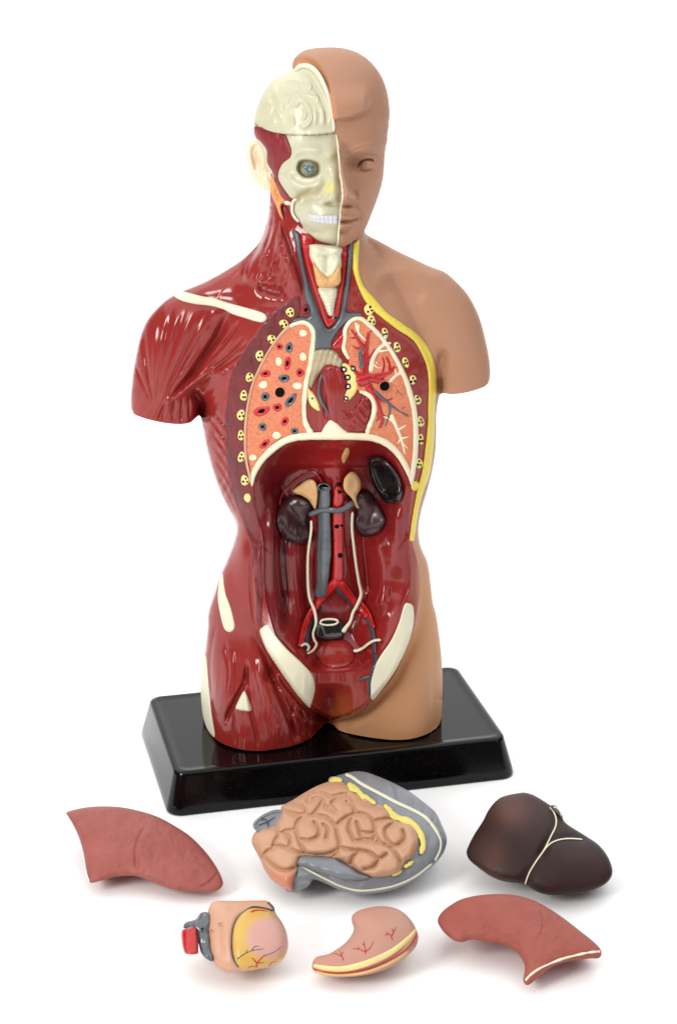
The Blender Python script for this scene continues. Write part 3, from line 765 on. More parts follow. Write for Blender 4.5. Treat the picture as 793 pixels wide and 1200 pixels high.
# right lung tree
R_ = [pts([(418, 448), (428, 445), (434, 443), (450, 447)], 6, 3.4), pts([(425, 446), (428, 428), (429, 408), (432, 388)], 4.6, 1.2), pts([(429, 412), (421, 400), (411, 386)], 2.8, .8), pts([(425, 408), (417, 408), (412, 404)], 1.6, .6),
      pts([(430, 398), (434, 390), (437, 384)], 1.8, .6), pts([(432, 444), (446, 440), (458, 436), (463, 425)], 4, 1), pts([(457, 436), (456, 426), (452, 418)], 2.2, .7), pts([(459, 432), (466, 430)], 1.2, .6),
      pts([(430, 450), (438, 464), (444, 480), (448, 493), (444, 502)], 3.8, 1), pts([(440, 470), (444, 486), (441, 494)], 2.4, .8), pts([(420, 440), (416, 450), (414, 458)], 3, 1)]
R_ += [pts([(426, 444), (416, 436), (410, 428)], 3.4, 1.2), pts([(429, 424), (437, 414), (440, 404)], 2.2, .6), pts([(421, 402), (417, 394), (419, 386)], 1.5, .5), pts([(447, 440), (450, 428), (448, 418)], 1.8, .6), pts([(441, 468), (452, 470), (460, 466)], 1.8, .5), pts([(446, 484), (453, 490)], 1.2, .4), pts([(416, 396), (409, 396)], 1.3, .4), pts([(430, 430), (422, 424), (420, 416)], 2, .6), pts([(435, 457), (428, 470), (424, 474)], 2, .7)]
R_ = [[(p[0], p[1], p[2] * 1.25) for p in q] for q in R_]
ribbon('artery_tree', R_, -.4, M['red'], lambda x, y: ls(x, y) + .2, RL, join=True, n=5, seg=8)
W_t = [pts([(458, 402), (450, 404), (443, 410), (437, 420), (434, 436)], 1.2, 2.2), pts([(449, 405), (451, 396), (450, 390)], 1.5, .7), pts([(444, 412), (456, 410)], 1.1, .6), pts([(417, 378), (419, 388), (424, 395), (430, 400)], 1.3, .7), pts([(420, 380), (420, 390)], .9, .6),
       pts([(437, 427), (443, 431), (448, 430)], .9, .5), pts([(441, 424), (442, 431)], .8, .5), pts([(456, 448), (464, 440), (473, 436)], 1.6, .6), pts([(464, 440), (463, 432)], .9, .5), pts([(468, 438), (475, 441)], .8, .5), pts([(466, 440), (470, 430)], .9, .5),
       pts([(458, 486), (464, 500), (470, 515), (474, 532)], 2.2, .7), pts([(463, 496), (454, 490), (448, 488)], 1.3, .5), pts([(466, 504), (476, 498)], 1.2, .5), pts([(470, 514), (478, 512)], 1.1, .5), pts([(470, 512), (466, 520)], 1, .5), pts([(472, 520), (478, 526)], .9, .4)]
W_t = [[(p[0], p[1], p[2] * 1.35) for p in q] for q in W_t]
ribbon('bronchial_tree', W_t, -.45, M['pleura'], lambda x, y: ls(x, y) + .3, RL, join=True, n=5, seg=8)
G_t = [pts([(437, 457), (446, 465), (457, 474), (468, 482), (479, 488)], 2.2, .9), pts([(457, 474), (456, 486), (451, 500)], 1.6, .7), pts([(424, 432), (424, 422), (422, 414), (424, 408)], 3.4, 1.6), pts([(460, 452), (466, 458), (471, 464)], .7, .4), pts([(466, 458), (464, 463)], .5, .3), pts([(470, 480), (474, 476)], .8, .4)]
ribbon('vein_tree', G_t, -.5, M['grey'], lambda x, y: ls(x, y) + .5, RL, join=True, n=5, seg=8)

# --- bronchus and heart-root details
relief('main_bronchus', [[(368, 411), (389, 409.5), (398, 418), (402, 424), (399, 431), (391, 429), (384, 428), (377, 433), (371, 443), (365, 454), (361, 450), (364, 432)]], lambda x, y, s: B(x, y) + 5 * rnd(s / 5) + .7 * np.sin((x * .8 + y * .25) * 1.2), M['beige'], torso, step=1.)
ribbon('pulmonary_vein', [(378, 438, 1), (374.5, 447, 1.6), (373.5, 460, 1.9), (377, 471, 2), (382, 480, 1.6), (385, 486, .8)], 2, M['grey'], lambda x, y: B(x, y) + 2, torso)
relief('root_section', [[(360, 448), (363, 456), (367, 460), (371, 466), (374, 474), (375, 482), (369, 480), (363, 474), (360, 464)]], lambda x, y, s: B(x, y) + 3.2 * rnd(s / 3), M['rib'], torso, step=1.)
button('vein_section', 366, 467, 2.6, 4.2, -20, [(0, 3.2), (.4, 3.4, 1), (.5, 4.2, 0), (.85, 4.2, 0), (1.1, 1, 0)], [M['pleura'], M['black']], bsurf, torso)
relief('root_section', [[(402, 425), (410, 428), (417, 437), (420, 447), (418, 458), (412, 467), (404, 472), (401, 468), (404, 460), (406, 452), (404, 440), (400, 432)]], lambda x, y, s: B(x, y) + 3.5 * rnd(s / 3), M['rib'], torso, step=1.)
for (x, y, r) in [(403, 433, 3.3), (407.3, 442.3, 3.3), (407.8, 453, 3.2), (405.5, 467, 2.6), (413.5, 432, 2.6)]:
    button('bronchus_section', x, y, r, r * 1.15, 0, [(0, 4.4), (.5, 4.4, 0), (.62, 4.0, 1), (1, 4.0, 1), (1.1, 1, 1)], [M['white'], M['black']], bsurf, torso)

# --- great vessels and airway of the neck
relief('carotid_artery', [P((330, 260, 6.1), [(130, 90), (220, 110), (225, 200), (240, 330), (275, 480), (320, 640), (345, 690), (370, 640), (400, 520), (415, 420), (425, 300), (425, 100), (475, 110), (470, 250), (455, 400), (430, 560), (410, 680), (360, 745), (315, 750), (260, 600), (205, 430), (165, 280)])], lambda x, y, s: B(x, y) + 4 * rnd(s / 4), M['red'], torso, step=1.1)
vein = [P((330, 260, 6.1), [(75, 60), (130, 90), (150, 250), (190, 420), (250, 600), (310, 735), (345, 760), (400, 690), (430, 590), (450, 440), (470, 250), (480, 110), (505, 110), (505, 250), (490, 400), (475, 520), (462, 640), (520, 645), (575, 655), (565, 680), (500, 695), (440, 740), (400, 790), (365, 850), (355, 905), (290, 915), (235, 905), (225, 820), (200, 740), (150, 715), (85, 730), (80, 700), (130, 680), (185, 680), (200, 640), (165, 540), (150, 420), (120, 280), (95, 160)])]
relief('jugular_vein', vein, lambda x, y, s: B(x, y) + 5.5 * rnd(s / 5), M['grey'], torso, step=1.1)
relief('pulmonary_artery', [[(388, 404), (396, 395), (404, 387), (405, 400), (400, 409), (390, 410)]], lambda x, y, s: B(x, y) + 4 * rnd(s / 5), M['red'], torso, step=1.)
button('vein_section', 358.5, 363, 4.5, 5, 0, [(0, 3), (.5, 3.2, 1), (.6, 4.5, 0), (1.1, 1, 0)], [M['tmuscle'], M['black']], bsurf, torso)
button('vein_section', 393.5, 372.5, 3.3, 2.4, 0, [(0, 5), (.5, 5, 1), (.6, 6, 0), (1.1, 1, 0)], [M['dgrey'], M['black']], bsurf, torso)
NK = Map(350, 270, 415, 385)
for k in range(8): NK.stroke([(374, 338 + k * 3.8), (384, 340 + k * 3.9), (393, 338 + k * 3.8)], 1.1, -1.2, taper=False)
NK.stroke([(384, 298), (384, 310), (384, 322)], 5, -6)
NK.bump(372, 292, 6, 5, 3); NK.bump(393, 293, 6, 5, 3); NK.stroke([(366, 303), (378, 300), (392, 303), (399, 300)], 2, -2.5)
NK.stroke([(368, 298), (373, 312), (381, 322)], 3, 3); NK.stroke([(398, 298), (394, 312), (387, 321)], 3, 3)
NK.stroke([(364, 296), (380, 300), (400, 296)], 2, -2)
relief('windpipe', [P((330, 260, 6.1), [(258, 470), (390, 465), (380, 600), (372, 665), (345, 672), (325, 655), (300, 590)])], lambda x, y, s: B(x, y) + 10 * rnd(s / 8) + 1.3 * NK(x, y), M['bone'], torso, step=1.)
relief('larynx', [P((330, 260, 6.1), [(205, 160), (320, 165), (430, 180), (425, 250), (428, 320), (390, 400), (330, 430), (270, 390), (222, 310), (196, 240), (196, 190)])], lambda x, y, s: B(x, y) + 16 * rnd(s / 15) + NK(x, y), M['bone'], torso, step=1.)
relief('thyroid_gland', [P((330, 260, 6.1), [(222, 295), (250, 315), (285, 345), (325, 395), (355, 375), (390, 325), (418, 295), (422, 360), (420, 430), (390, 460), (330, 470), (262, 462), (240, 400)])], lambda x, y, s: B(x, y) + 9 + 8.5 * rnd(s / 8) + .9 * vnoise(x / 2.5, y / 2.5, 3), M['orange'], torso, step=1.)

# --- rib sections
ribs = P(K, [(238, 103), (210, 157), (152, 228), (96, 305), (50, 405), (23, 490), (10, 580), (10, 675)]) + [(283, 535.5), (287, 563)]
ribsR = [(432.5, 362.5), (435, 375.5), (451, 390), (465, 407), (475, 424.5), (483.5, 445), (489, 468.6), (492.3, 494), (492.7, 514.6), (491, 543)]
for side, L_ in ((0, ribs), (1, ribsR)):
    for i, (x, y) in enumerate(L_):
        jit = np.random.RandomState(50 + i + 20 * side).rand(6)
        rx = 4.6 + (.9 if i < 2 else 0); ry = 6.2 if i > 1 else 5.6
        if side: rx, ry = (4.2, 5.8) if i > 1 else (6, 6)
        rx *= .88 + .26 * jit[0]; ry *= .9 + .2 * jit[1]
        r = button('rib_section', x, y, rx, ry, 20 - i * 2 if not side else -20 + i * 2, [(0, 2.6), (.6, 2.7, 0), (.9, 2.2, 0), (1.1, -.3, 0)], [M['rib']], bsurf, torso, seed=3, wob=.09)
        for h_, (dx, dy) in enumerate(((.05, -.45), (-.3, .35), (.42, .25))):
            dx += .24 * (jit[h_] - .5); dy += .24 * (jit[h_ + 2] - .5)
            button('marrow_hole', x + dx * rx, y + dy * ry, 1.15 + .5 * jit[h_ + 1], 1.3 + .5 * jit[h_ + 3], 0, [(0, 3.1), (.8, 3.1, 0), (1.1, 2.2, 0)], [M['black']], bsurf, r, seg=8)
button('rib_section', 290, 583.5, 4, 5.6, 0, [(0, 2.6), (.6, 2.7, 0), (.9, 2.2, 0), (1.1, -.3, 0)], [M['rib']], bsurf, torso)
button('rib_section', 486.3, 569.5, 4.6, 6, 0, [(0, 3), (.6, 2.9, 0), (.9, 2.4, 0), (1.1, -.3, 0)], [M['yellow']], bsurf, torso)

# --- bone patches
clav = [(203.5, 345.5), (206, 342.4), (211, 341.3), (222, 343.4), (236, 347), (250, 349), (262, 353), (270, 355.5), (290, 361), (304, 365), (311.5, 369), (312.5, 374), (308, 377.5), (300, 376.8), (288, 373), (272, 368), (262, 362.6), (248, 358.6), (232, 356.8), (218, 354), (208, 350)]
relief('collar_bone', [clav], lambda x, y, s: B(x, y) + 3 * rnd(s / 3), M['bone'], torso, step=1.1)
K6 = (220, 680, 3.965)
relief('hip_bone', [P(K6, [(162, -30), (168, 20), (178, 70), (200, 130), (218, 205), (212, 232), (190, 240), (168, 220), (150, 150), (140, 80), (145, 20), (152, -20)])], lambda x, y, s: B(x, y) + 2 * rnd(s / 2.5), M['bone'], torso, step=1.1)
relief('thigh_bone', [P(K6, [(70, 352), (84, 352), (92, 420), (100, 520), (112, 630), (126, 722), (108, 715), (86, 680), (68, 610), (61, 510), (64, 420)])], lambda x, y, s: np.maximum(B(x, y), 1) + 1.6 * rnd(s / 2.5), M['bone'], torso, step=1.1)
relief('thigh_bone', [P(K6, [(260, 516), (274, 530), (296, 592), (290, 608), (250, 606), (224, 598), (226, 580), (245, 540)])], lambda x, y, s: B(x, y) + 2.6 * rnd(s / 2.5), M['bone'], torso, step=1.)
relief('hip_bone', [[(314.6, 732.5), (306.5, 736), (304.5, 742), (313, 763), (328.5, 786.5), (346, 811.5), (362, 829.5), (364, 826), (366, 821), (369, 806), (365.5, 791), (354, 777.5), (336, 760.5), (323, 745)]], lambda x, y, s: B(x, y) + 2.4 * rnd(s / 2), M['bone'], torso, step=1.1)
relief('hip_bone', [[(473.5, 709), (479, 707), (484, 711.5), (484.5, 728), (480.5, 747), (471.5, 770), (461, 789), (448, 807), (436.5, 820.5), (433.6, 811), (434, 798), (439, 781), (446, 768), (458, 750.5), (467, 730)]], lambda x, y, s: B(x, y) + 2.4 * rnd(s / 2), M['bone'], torso, step=1.1)
# ------------------------------------------------------------------ organs in the belly
def over(dz): return lambda x, y: C(x, y) + dz
kl = [P((220, 480, 3.965), [(540, 412), (505, 402), (470, 412), (440, 442), (424, 495), (428, 545), (448, 588), (490, 612), (530, 618), (565, 608), (580, 585), (576, 556), (562, 530), (562, 500), (578, 470), (572, 435)])]
KM = Map(318, 570, 455, 645)
grow = lambda q, cx_, cy_, f: [(cx_ + (a - cx_) * f, cy_ + (b - cy_) * f) for a, b in q]
kl = [grow(kl[0], 352, 608, 1.1)]
k1 = relief('kidney', kl, lambda x, y, s: C(x, y) + 15 * rnd(s / 17), M['kidney'], torso, step=1.1, thick=10)
kr = [P((380, 480, 3.965), [(150, 400), (175, 385), (205, 388), (240, 430), (268, 490), (272, 520), (252, 555), (215, 575), (180, 580), (155, 560), (142, 520), (150, 480), (140, 440)])]
kr = [grow(kr[0], 424, 600, 1.12)]
relief('kidney', kr, lambda x, y, s: C(x, y) + 14 * rnd(s / 14), M['kidney'], torso, step=1.1, thick=10)
ad = M['adrenal']
relief('adrenal_gland', [P((220, 480, 3.965), [(488, 378), (520, 350), (560, 325), (590, 332), (603, 370), (602, 420), (592, 462), (575, 440), (560, 418), (530, 400), (505, 392)])], lambda x, y, s: C(x, y) + 16 + 4 * rnd(s / 4), ad, torso, step=1., thick=14)
relief('adrenal_gland', [P((380, 480, 3.965), [(130, 288), (150, 300), (168, 335), (166, 370), (150, 402), (152, 430), (162, 458), (148, 455), (128, 415), (100, 385), (88, 360), (92, 322), (110, 298)])], lambda x, y, s: C(x, y) + 13 + 5 * rnd(s / 5), ad, torso, step=1., thick=14)
relief('adrenal_gland', [P((380, 480, 3.965), [(100, 180), (114, 182), (116, 200), (104, 230), (92, 250), (82, 240), (82, 215)])], lambda x, y, s: C(x, y) + 4 * rnd(s / 4), ad, torso, step=1.)
ribbon('vessel_strand', [(328, 592, 1), (331, 580, 1.2), (342, 568, 1.3), (355, 558, 1.4), (364, 553, 1.6), (371, 556, 1.4), (377, 566, 1.4)], 2.2, M['cavity'], over(9), torso)
# spleen: rim and hollow face
SM = Map(420, 525, 485, 600)
sp = [(434, 536), (442, 534), (452, 538), (462, 548), (469, 561), (472, 575), (469, 587), (461, 591), (451, 589), (442, 579), (434, 565), (430, 551), (430, 541)]
spl = smooth(sp)
def spf(x, y, s): return C(x, y) + 17 * rnd(s / 8) - 4.5 * sm((s - 5.5) / 3.0) + 3.0 * spot(448, 563, 9, 13, -30)(x, y)
relief('spleen', [sp], spf, M['spleen'], torso, step=1., thick=12)
# vessels
ribbon('vena_cava', [(379.5, 571, 8.2), (379.5, 580, 7.4), (379.5, 600, 8), (380, 625, 8.4), (379, 660, 8), (377, 688, 7.4), (374, 700, 6)], -.8, M['grey'], over(8), torso, cap=False, wob=.13)
button('vein_opening', 379.4, 571, 8, 4.4, 0, [(0, -3), (.6, -2, 1), (.78, .8, 1), (.86, 1.6, 0), (1.06, -1, 0)], [M['grey'], M['black']], lambda x, y: C(np.full_like(x, 379.), np.full_like(y, 573.)) + 14.5, torso)
ribbon('renal_vein', [pts([(362, 604), (368, 601), (378, 598), (388, 598), (396, 599)], 3, 3.6), pts([(394, 599), (402, 597), (409, 593), (414, 589)], 3.4, 4)], -.8, M['grey'], over(13.5), torso, join=True)
ribbon('aorta', [(396.5, 570, 6), (396.5, 585, 6.6), (396.5, 620, 7.2), (396.5, 660, 7), (396, 684, 7)], -.75, M['red'], over(6), torso, wob=.14)
for (x, y, r) in [(397.5, 567.5, 2.6), (398, 576.5, 2.4), (398, 611, -1), (394.5, 617, 2.6), (400.5, 616, 1.6), (398.5, 651, 3), (397, 598, 2), (389, 634, 1.2)]:
    if r > 0: button('vessel_opening', x, y, r, r * .9, 0, [(0, 6.6), (.8, 6.6, 0), (1.1, 5, 0)], [M['black']], over(6), torso, seg=10)
ribbon('iliac_vein', [pts([(376, 694), (371, 708), (366, 722), (362, 738), (359, 760)], 5.5, 2.6)], -.7, M['dgrey'], over(3), torso, join=True)
ribbon('iliac_vein', [pts([(393, 686), (401, 695), (410, 702), (420, 714)], 5, 4.6), pts([(418, 710), (428, 722), (435, 736), (437.5, 752), (438, 766)], 3, 2.4)], -.7, M['dgrey'], over(3), torso, join=True)
ribbon('iliac_artery', [pts([(396, 680), (386, 690), (376, 702), (367, 715), (360, 728), (355, 744), (352, 758)], 6.4, 3)], -.75, M['red'], over(6), torso, join=True)
ribbon('iliac_artery', [pts([(397, 680), (404, 690), (413, 702), (420, 712), (429, 724)], 6, 3.4), pts([(414, 700), (424, 708), (432, 720), (438, 736)], 3, 2)], -.75, M['red'], over(5.5), torso, join=True)
ribbon('ureter', [(364.5, 610, 1.5), (364.5, 622, 1.6), (362, 640, 1.5), (360.5, 655, 1.5), (360.5, 680, 1.6), (362.5, 700, 1.8), (368.5, 716, 1.9), (370.3, 730, 1.7), (367, 742, 1.4), (368.5, 750, 1.4), (371, 755, 1.4), (367, 762, 1.3), (360, 766, 1.1)], 2.6, M['bone'], over(13), torso)
ribbon('ureter', [(413, 600, 1.5), (412.5, 620, 1.6), (415, 644, 1.6), (417.5, 664, 1.6), (420.5, 682, 1.7), (423, 697, 2), (418, 710, 2), (413.5, 718, 1.9), (410.5, 728, 1.9), (405, 736, 2.6), (401.5, 741, 2.8)], 2.6, M['bone'], over(12), torso)
ribbon('ureter', [(414, 762, 2), (418, 762.5, 2), (425, 759.5, 1.8), (432, 754, 1.7), (439, 750.5, 1.7), (446, 750, 1.5)], 2.6, M['bone'], over(6), torso)
ribbon('ureter', [(353, 757, 1.4), (358, 754.5, 1.6), (362, 758, 1.5), (360, 763, 1.2)], 2.2, M['bone'], over(8), torso)
ribbon('pelvic_vein', [pts([(438, 760), (439, 772), (437, 786), (434, 800), (433, 815)], 2.2, 3.2), pts([(436, 793), (428, 795), (419, 798)], 2.4, 1.4)], 1.2, M['dgrey'], lambda x, y: np.where(y > 788, B(x, y), C(x, y)) + .8, torso, join=True)
# rectum
relief('rectum', [[(373, 728), (386, 725), (400, 728), (402, 738), (401, 747), (386, 749.5), (372, 747), (371, 738)]], lambda x, y, s: C(x, y) + 9 + 3 * rnd(s / 3), M['spleen'], torso, step=1., thick=10)
ribbon('rectum_rim', [(375, 729.5, 1.2), (378, 726.5, 1.3), (386, 725.5, 1.4), (394, 726.5, 1.4), (395.5, 729.5, 1.3), (391, 732, 1.3), (382, 732.5, 1.2), (376, 731, 1.2), (375, 729, 1.0)], 1.4, M['bone'], over(13), torso)
relief('bladder', [[(371, 768), (375, 757), (384, 750), (396, 748), (408, 752), (415, 762), (414, 773), (405, 781), (392, 783), (379, 779)]], lambda x, y, s: C(x, y) + 7 * rnd(s / 13) + 1 * spot(396, 768, 6, 5)(x, y), M['muscle'], torso, step=1.1)
relief('black_cleft', [[(358, 700), (362, 712), (364, 730), (364, 750), (358, 752), (357, 735), (358, 715)]], lambda x, y, s: C(x, y) + .8 * rnd(s / 2), M['cavity'], torso, step=1.1)

# ------------------------------------------------------------------ head
HR = [(342, 79), (344, 70), (350, 63), (358, 58.5), (369, 56.2), (381, 55.4), (392, 55.4), (404, 56.8), (415, 60), (424, 64.5), (432, 70.5), (439.5, 78.5), (446, 88), (450.5, 98), (454, 110), (456, 124), (456.3, 136), (455, 150), (453.8, 158), (453.8, 164), (452, 172), (450.5, 184), (449.8, 198), (448, 212), (444, 227), (439.5, 240), (434, 254), (429, 266), (425, 273), (419, 279), (412, 284), (405, 288), (399, 290.4), (395, 291.2)]
SEAM = [(395, 291.2), (396, 281), (397.2, 272), (398.6, 257), (400, 244), (401.8, 234), (402, 226), (400.6, 214), (398.8, 204), (398.4, 194), (397.2, 181), (396.2, 170), (394.8, 160), (392.5, 155), (391.4, 146), (389.5, 132), (386.5, 116), (383, 104), (378, 92), (372, 83), (366, 77), (358.5, 73.4), (352, 74), (347, 77.5), (344, 82)]
DOME = [(344, 82), (334, 84), (327, 88), (319, 94), (311, 104), (305, 115), (300.5, 127), (298, 138), (297.2, 144)]
LOWL = [(297.2, 148), (298, 158), (303, 168), (308, 180), (312, 195), (317, 208), (324, 222), (331, 236), (340, 250), (348, 264), (357, 274.5), (368, 281.5), (380, 286.5), (390, 289), (395, 291.2)]
head_out = np.concatenate([cv(HR), cv(LOWL)[::-1][1:], cv(DOME)[::-1][1:]])
D0 = Map(280, 46, 464, 298, .5)
D0.Z = inflate(D0, head_out, .98, presmooth=False)
off = np.interp(D0.Y[:, 0], [50, 150, 220, 292], [6, 16, 34, 52])[:, None]
HI = D0.Z.copy()
D0.Z = D0.Z * np.interp(D0.Y[:, 0], [50, 180, 292], [1, .92, .8])[:, None] + off
D0.Z += 3 * (1 - sm(np.abs(D0.X - 385) / 60)) * sm((D0.Y - 150) / 30)
SK = D0.copy()
FX0 = SK.Z.copy()
g = lambda *a: SK.bump(*a)
SK.stroke([(397.5, 172), (400.5, 190), (403, 204), (405.5, 218), (407, 230)], 4.4, 9, taper=False)
g(404.5, 229, 7, 7, 9); g(412, 230.5, 4.5, 5, 5.5); g(408, 241, 7, 2.4, -4); g(417, 228, 2.2, 6, -3, -15)
g(421, 192, 15, 9, -9); g(412, 190, 5, 8, -3); g(430, 192.8, 8.5, 5.2, 7)
SK.stroke([(418.5, 197.5), (421.5, 191.5), (427, 187.6), (434, 187), (439.5, 190.5)], 1.3, -4)
SK.stroke([(421, 190), (427, 186), (435, 185), (441, 188)], 1.5, 1.8)
SK.stroke([(419, 198), (425, 199.8), (432, 199.4), (438, 196)], 1.2, -1.8)
SK.stroke([(421, 184), (428, 180.6), (436, 180), (443, 184)], 1.4, -1.5)
g(428.3, 192.5, 4, 4, 1.2); g(427.8, 192.3, 1.5, 1.7, -3)
SK.stroke([(407, 186), (413, 179.5), (422, 175.5), (432, 173), (442, 174)], 5, 2.6)
SK.stroke([(410, 180), (420, 173.8), (431, 171.2), (441, 172.4)], 1, -1)
SK.stroke([(397.5, 259.5), (404, 260.2), (411, 259), (417, 256.6), (421.5, 253.8)], 1.6, -3.2)
SK.stroke([(397, 255.2), (404, 254.6), (411, 255), (417, 254)], 2.8, 3.6); SK.stroke([(397, 265), (405, 265), (413, 262.4)], 3.2, 4.4)
SK.stroke([(397, 271.5), (405, 271.5), (412, 268.5)], 2.4, -2); g(422.5, 254, 3, 4, -2.4); g(400, 281, 12, 7, 5)
SK.stroke([(399, 243), (399.4, 251)], 1.8, -2); SK.stroke([(415, 236), (421, 244), (426, 254)], 2.4, -1.8); g(434, 214, 12, 14, 2.4)
SK.plateau([(394, 172), (400, 184), (403.5, 200), (407, 216), (413, 224), (417.5, 229), (417, 235), (412, 238), (406, 239.5), (398, 241), (390, 241), (390, 172)], 7.5, 5)
SK.Z = FX0 + (SK.Z - FX0) * 1.5
hair = smooth([(380, 143), (393, 140.4), (404, 139), (415, 136.2), (424, 132), (431, 126.5), (436, 118), (438, 106), (432, 92), (410, 78), (380, 60), (350, 60), (370, 90), (385, 120)])
dh, _, _ = sdf([hair], SK.X, SK.Y)
SK.Z += 10 * sm(dh / 3.2 + .4) * (1 - sm((SK.X - 425) / 14)) * sm((SK.Y - 95) / 30)
SK.stroke([(436, 122), (443, 128), (447, 142), (449, 160)], 5, -1.6)
g(453, 165, 4, 8, 2)
# the thickness of the scalp shown at the cut
seam = cv(SEAM)
dsm, _, _, _ = seg_dist([seam], SK.X, SK.Y, False)
wr = np.interp(SK.Y, [60, 100, 138, 146], [9, 7, 4.5, 2])
SK.Z -= 7 * (1 - sm(dsm / wr)) * (1 - sm((SK.Y - 138) / 10))
def hback(x, y, s): return off_at(y) - .8 * HIm(x, y)
HIm = D0.copy(); HIm.Z = HI
off_at = lambda y: np.interp(y, [50, 150, 220, 292], [6, 16, 20, 22])
poly_SKIN = np.concatenate([cv(HR), seam[1:]])
ph = paintspec([((206, 136, 88), lambda x, y: .8 * (1 - sm(seg_dist([seam], x, y, False)[0] / np.interp(y, [60, 100, 138, 146], [9, 7, 5, 2]))) * (1 - sm((y - 138) / 10)))])
relief('head_skin', [poly_SKIN], lambda x, y, s: SK(x, y), M['skin'], torso, back=hback, step=.75, raw=True, paint=ph)


KS = D0.copy(); KS.Z = HI * .92 * np.interp(D0.Y[:, 0], [50, 180, 292], [1, .92, .8])[:, None] + off - 1
g = lambda *a: KS.bump(*a)
KS0 = KS.Z.copy()
g(372, 178, 26, 9, 4); g(388, 184, 9, 8, 4); KS.stroke([(340, 186), (348, 178), (362, 175), (378, 178)], 4, 2.6)
eye = [(347, 193), (350, 187.5), (357, 185.5), (366, 186.5), (374, 190), (376.5, 197), (374.5, 205), (367, 209), (357, 209.5), (350, 205), (346.5, 199)]
pe = smooth(eye); de, _, _ = sdf([pe], KS.X, KS.Y); KS.Z -= 6.5 * sm(de / 4.5)
KS.stroke([(334, 200), (340, 212), (350, 219), (362, 221), (374, 216), (380, 208)], 6, 4)
g(360, 231, 13, 7, -5.5, -20); g(376, 226, 6, 12, -3, 20); KS.stroke([(348, 232), (358, 226), (368, 220)], 2.6, -2.4)
g(391, 208, 8, 14, 5); KS.stroke([(388, 214), (384, 226), (382, 234)], 2, -2); g(391, 229, 9, 9, 4); g(388, 239, 8, 2.6, -6); g(398, 236, 3, 5, -3)
g(380, 256, 24, 12, 5.5); g(352, 252, 6, 12, -3); g(384, 280, 16, 7, 4); KS.stroke([(352, 262), (366, 272), (384, 274)], 3, -1.5)
KS.Z = KS0 + (KS.Z - KS0) * 1.4
KS.Z += .4 * vnoise(KS.X / 8, KS.Y / 8, 40)
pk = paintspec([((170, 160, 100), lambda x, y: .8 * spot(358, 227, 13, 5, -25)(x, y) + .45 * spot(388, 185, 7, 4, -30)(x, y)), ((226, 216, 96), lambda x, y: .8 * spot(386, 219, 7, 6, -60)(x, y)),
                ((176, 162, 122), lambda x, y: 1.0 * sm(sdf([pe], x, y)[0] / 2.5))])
FACE = [(297.2, 143.5), (304, 148.5), (313, 152.5), (324, 155.6), (340, 157.6), (355, 158), (372, 157.6), (386, 156), (392.5, 155)]
poly_SKULL = np.concatenate([cv(FACE), seam[::-1][[i for i in range(len(seam)) if seam[::-1][i][1] > 156]], cv(LOWL)[::-1][1:]])
skull = relief('skull', [poly_SKULL], lambda x, y, s: KS(x, y), M['skull'], torso, back=hback, step=1.05, raw=True, paint=pk)
# eyeball
def sphere(name, x, y, r, a, mt, parent, fr=TF, squash=1):
    V = []; Fc = []; n = 20; k_ = 12
    for i in range(k_ + 1):
        t = i / k_ * pi
        for j in range(n):
            p = j / n * 2 * pi
            V.append((x + r * sin(t) * cos(p), y + r * sin(t) * sin(p), a + r * squash * cos(t)))
    for i in range(k_):
        for j in range(n): Fc.append([i * n + j, i * n + (j + 1) % n, (i + 1) * n + (j + 1) % n, (i + 1) * n + j])
    V = np.array(V); return link(name, to_world(fr, V[:, 0], V[:, 1], V[:, 2], TOP), Fc, mt, parent)
ea = float(KS(361, 198))
eb = sphere('eyeball', 362.5, 197.5, 11, ea + 1, M['glass'], skull, squash=.75)
button('iris', 362, 198.5, 6.2, 6.2, 0, [(0, 1.0), (.25, 1.2, 1), (.32, 1.6, 0), (.8, 1.6, 0), (.9, .8, 1), (1.1, -1.5, 1)], [M['iris'], M['glass']], lambda x, y: ea + 8.5 + 0 * x, skull)
TM = Map(352, 243, 400, 270, .5)
for x in (361.5, 366, 370.5, 375.5, 380.5, 385.5, 390.5, 395.5): TM.stroke([(x, 247), (x + .3, 256), (x + .2, 266)], .7, -1.1, taper=False)
TM.stroke([(357, 254), (368, 257), (382, 258), (398, 257.5)], .9, -1.6, taper=False)
relief('teeth', [[(361, 250), (366, 251), (375, 252), (386, 252.4), (396.5, 252), (396.5, 257), (395.8, 262.4), (388, 263), (376, 262.4), (367, 260), (362, 256.5)]], lambda x, y, s: KS(x, y) + 2.6 * rnd(s / 2.5) + TM(x, y), M['white'], skull, step=.8)
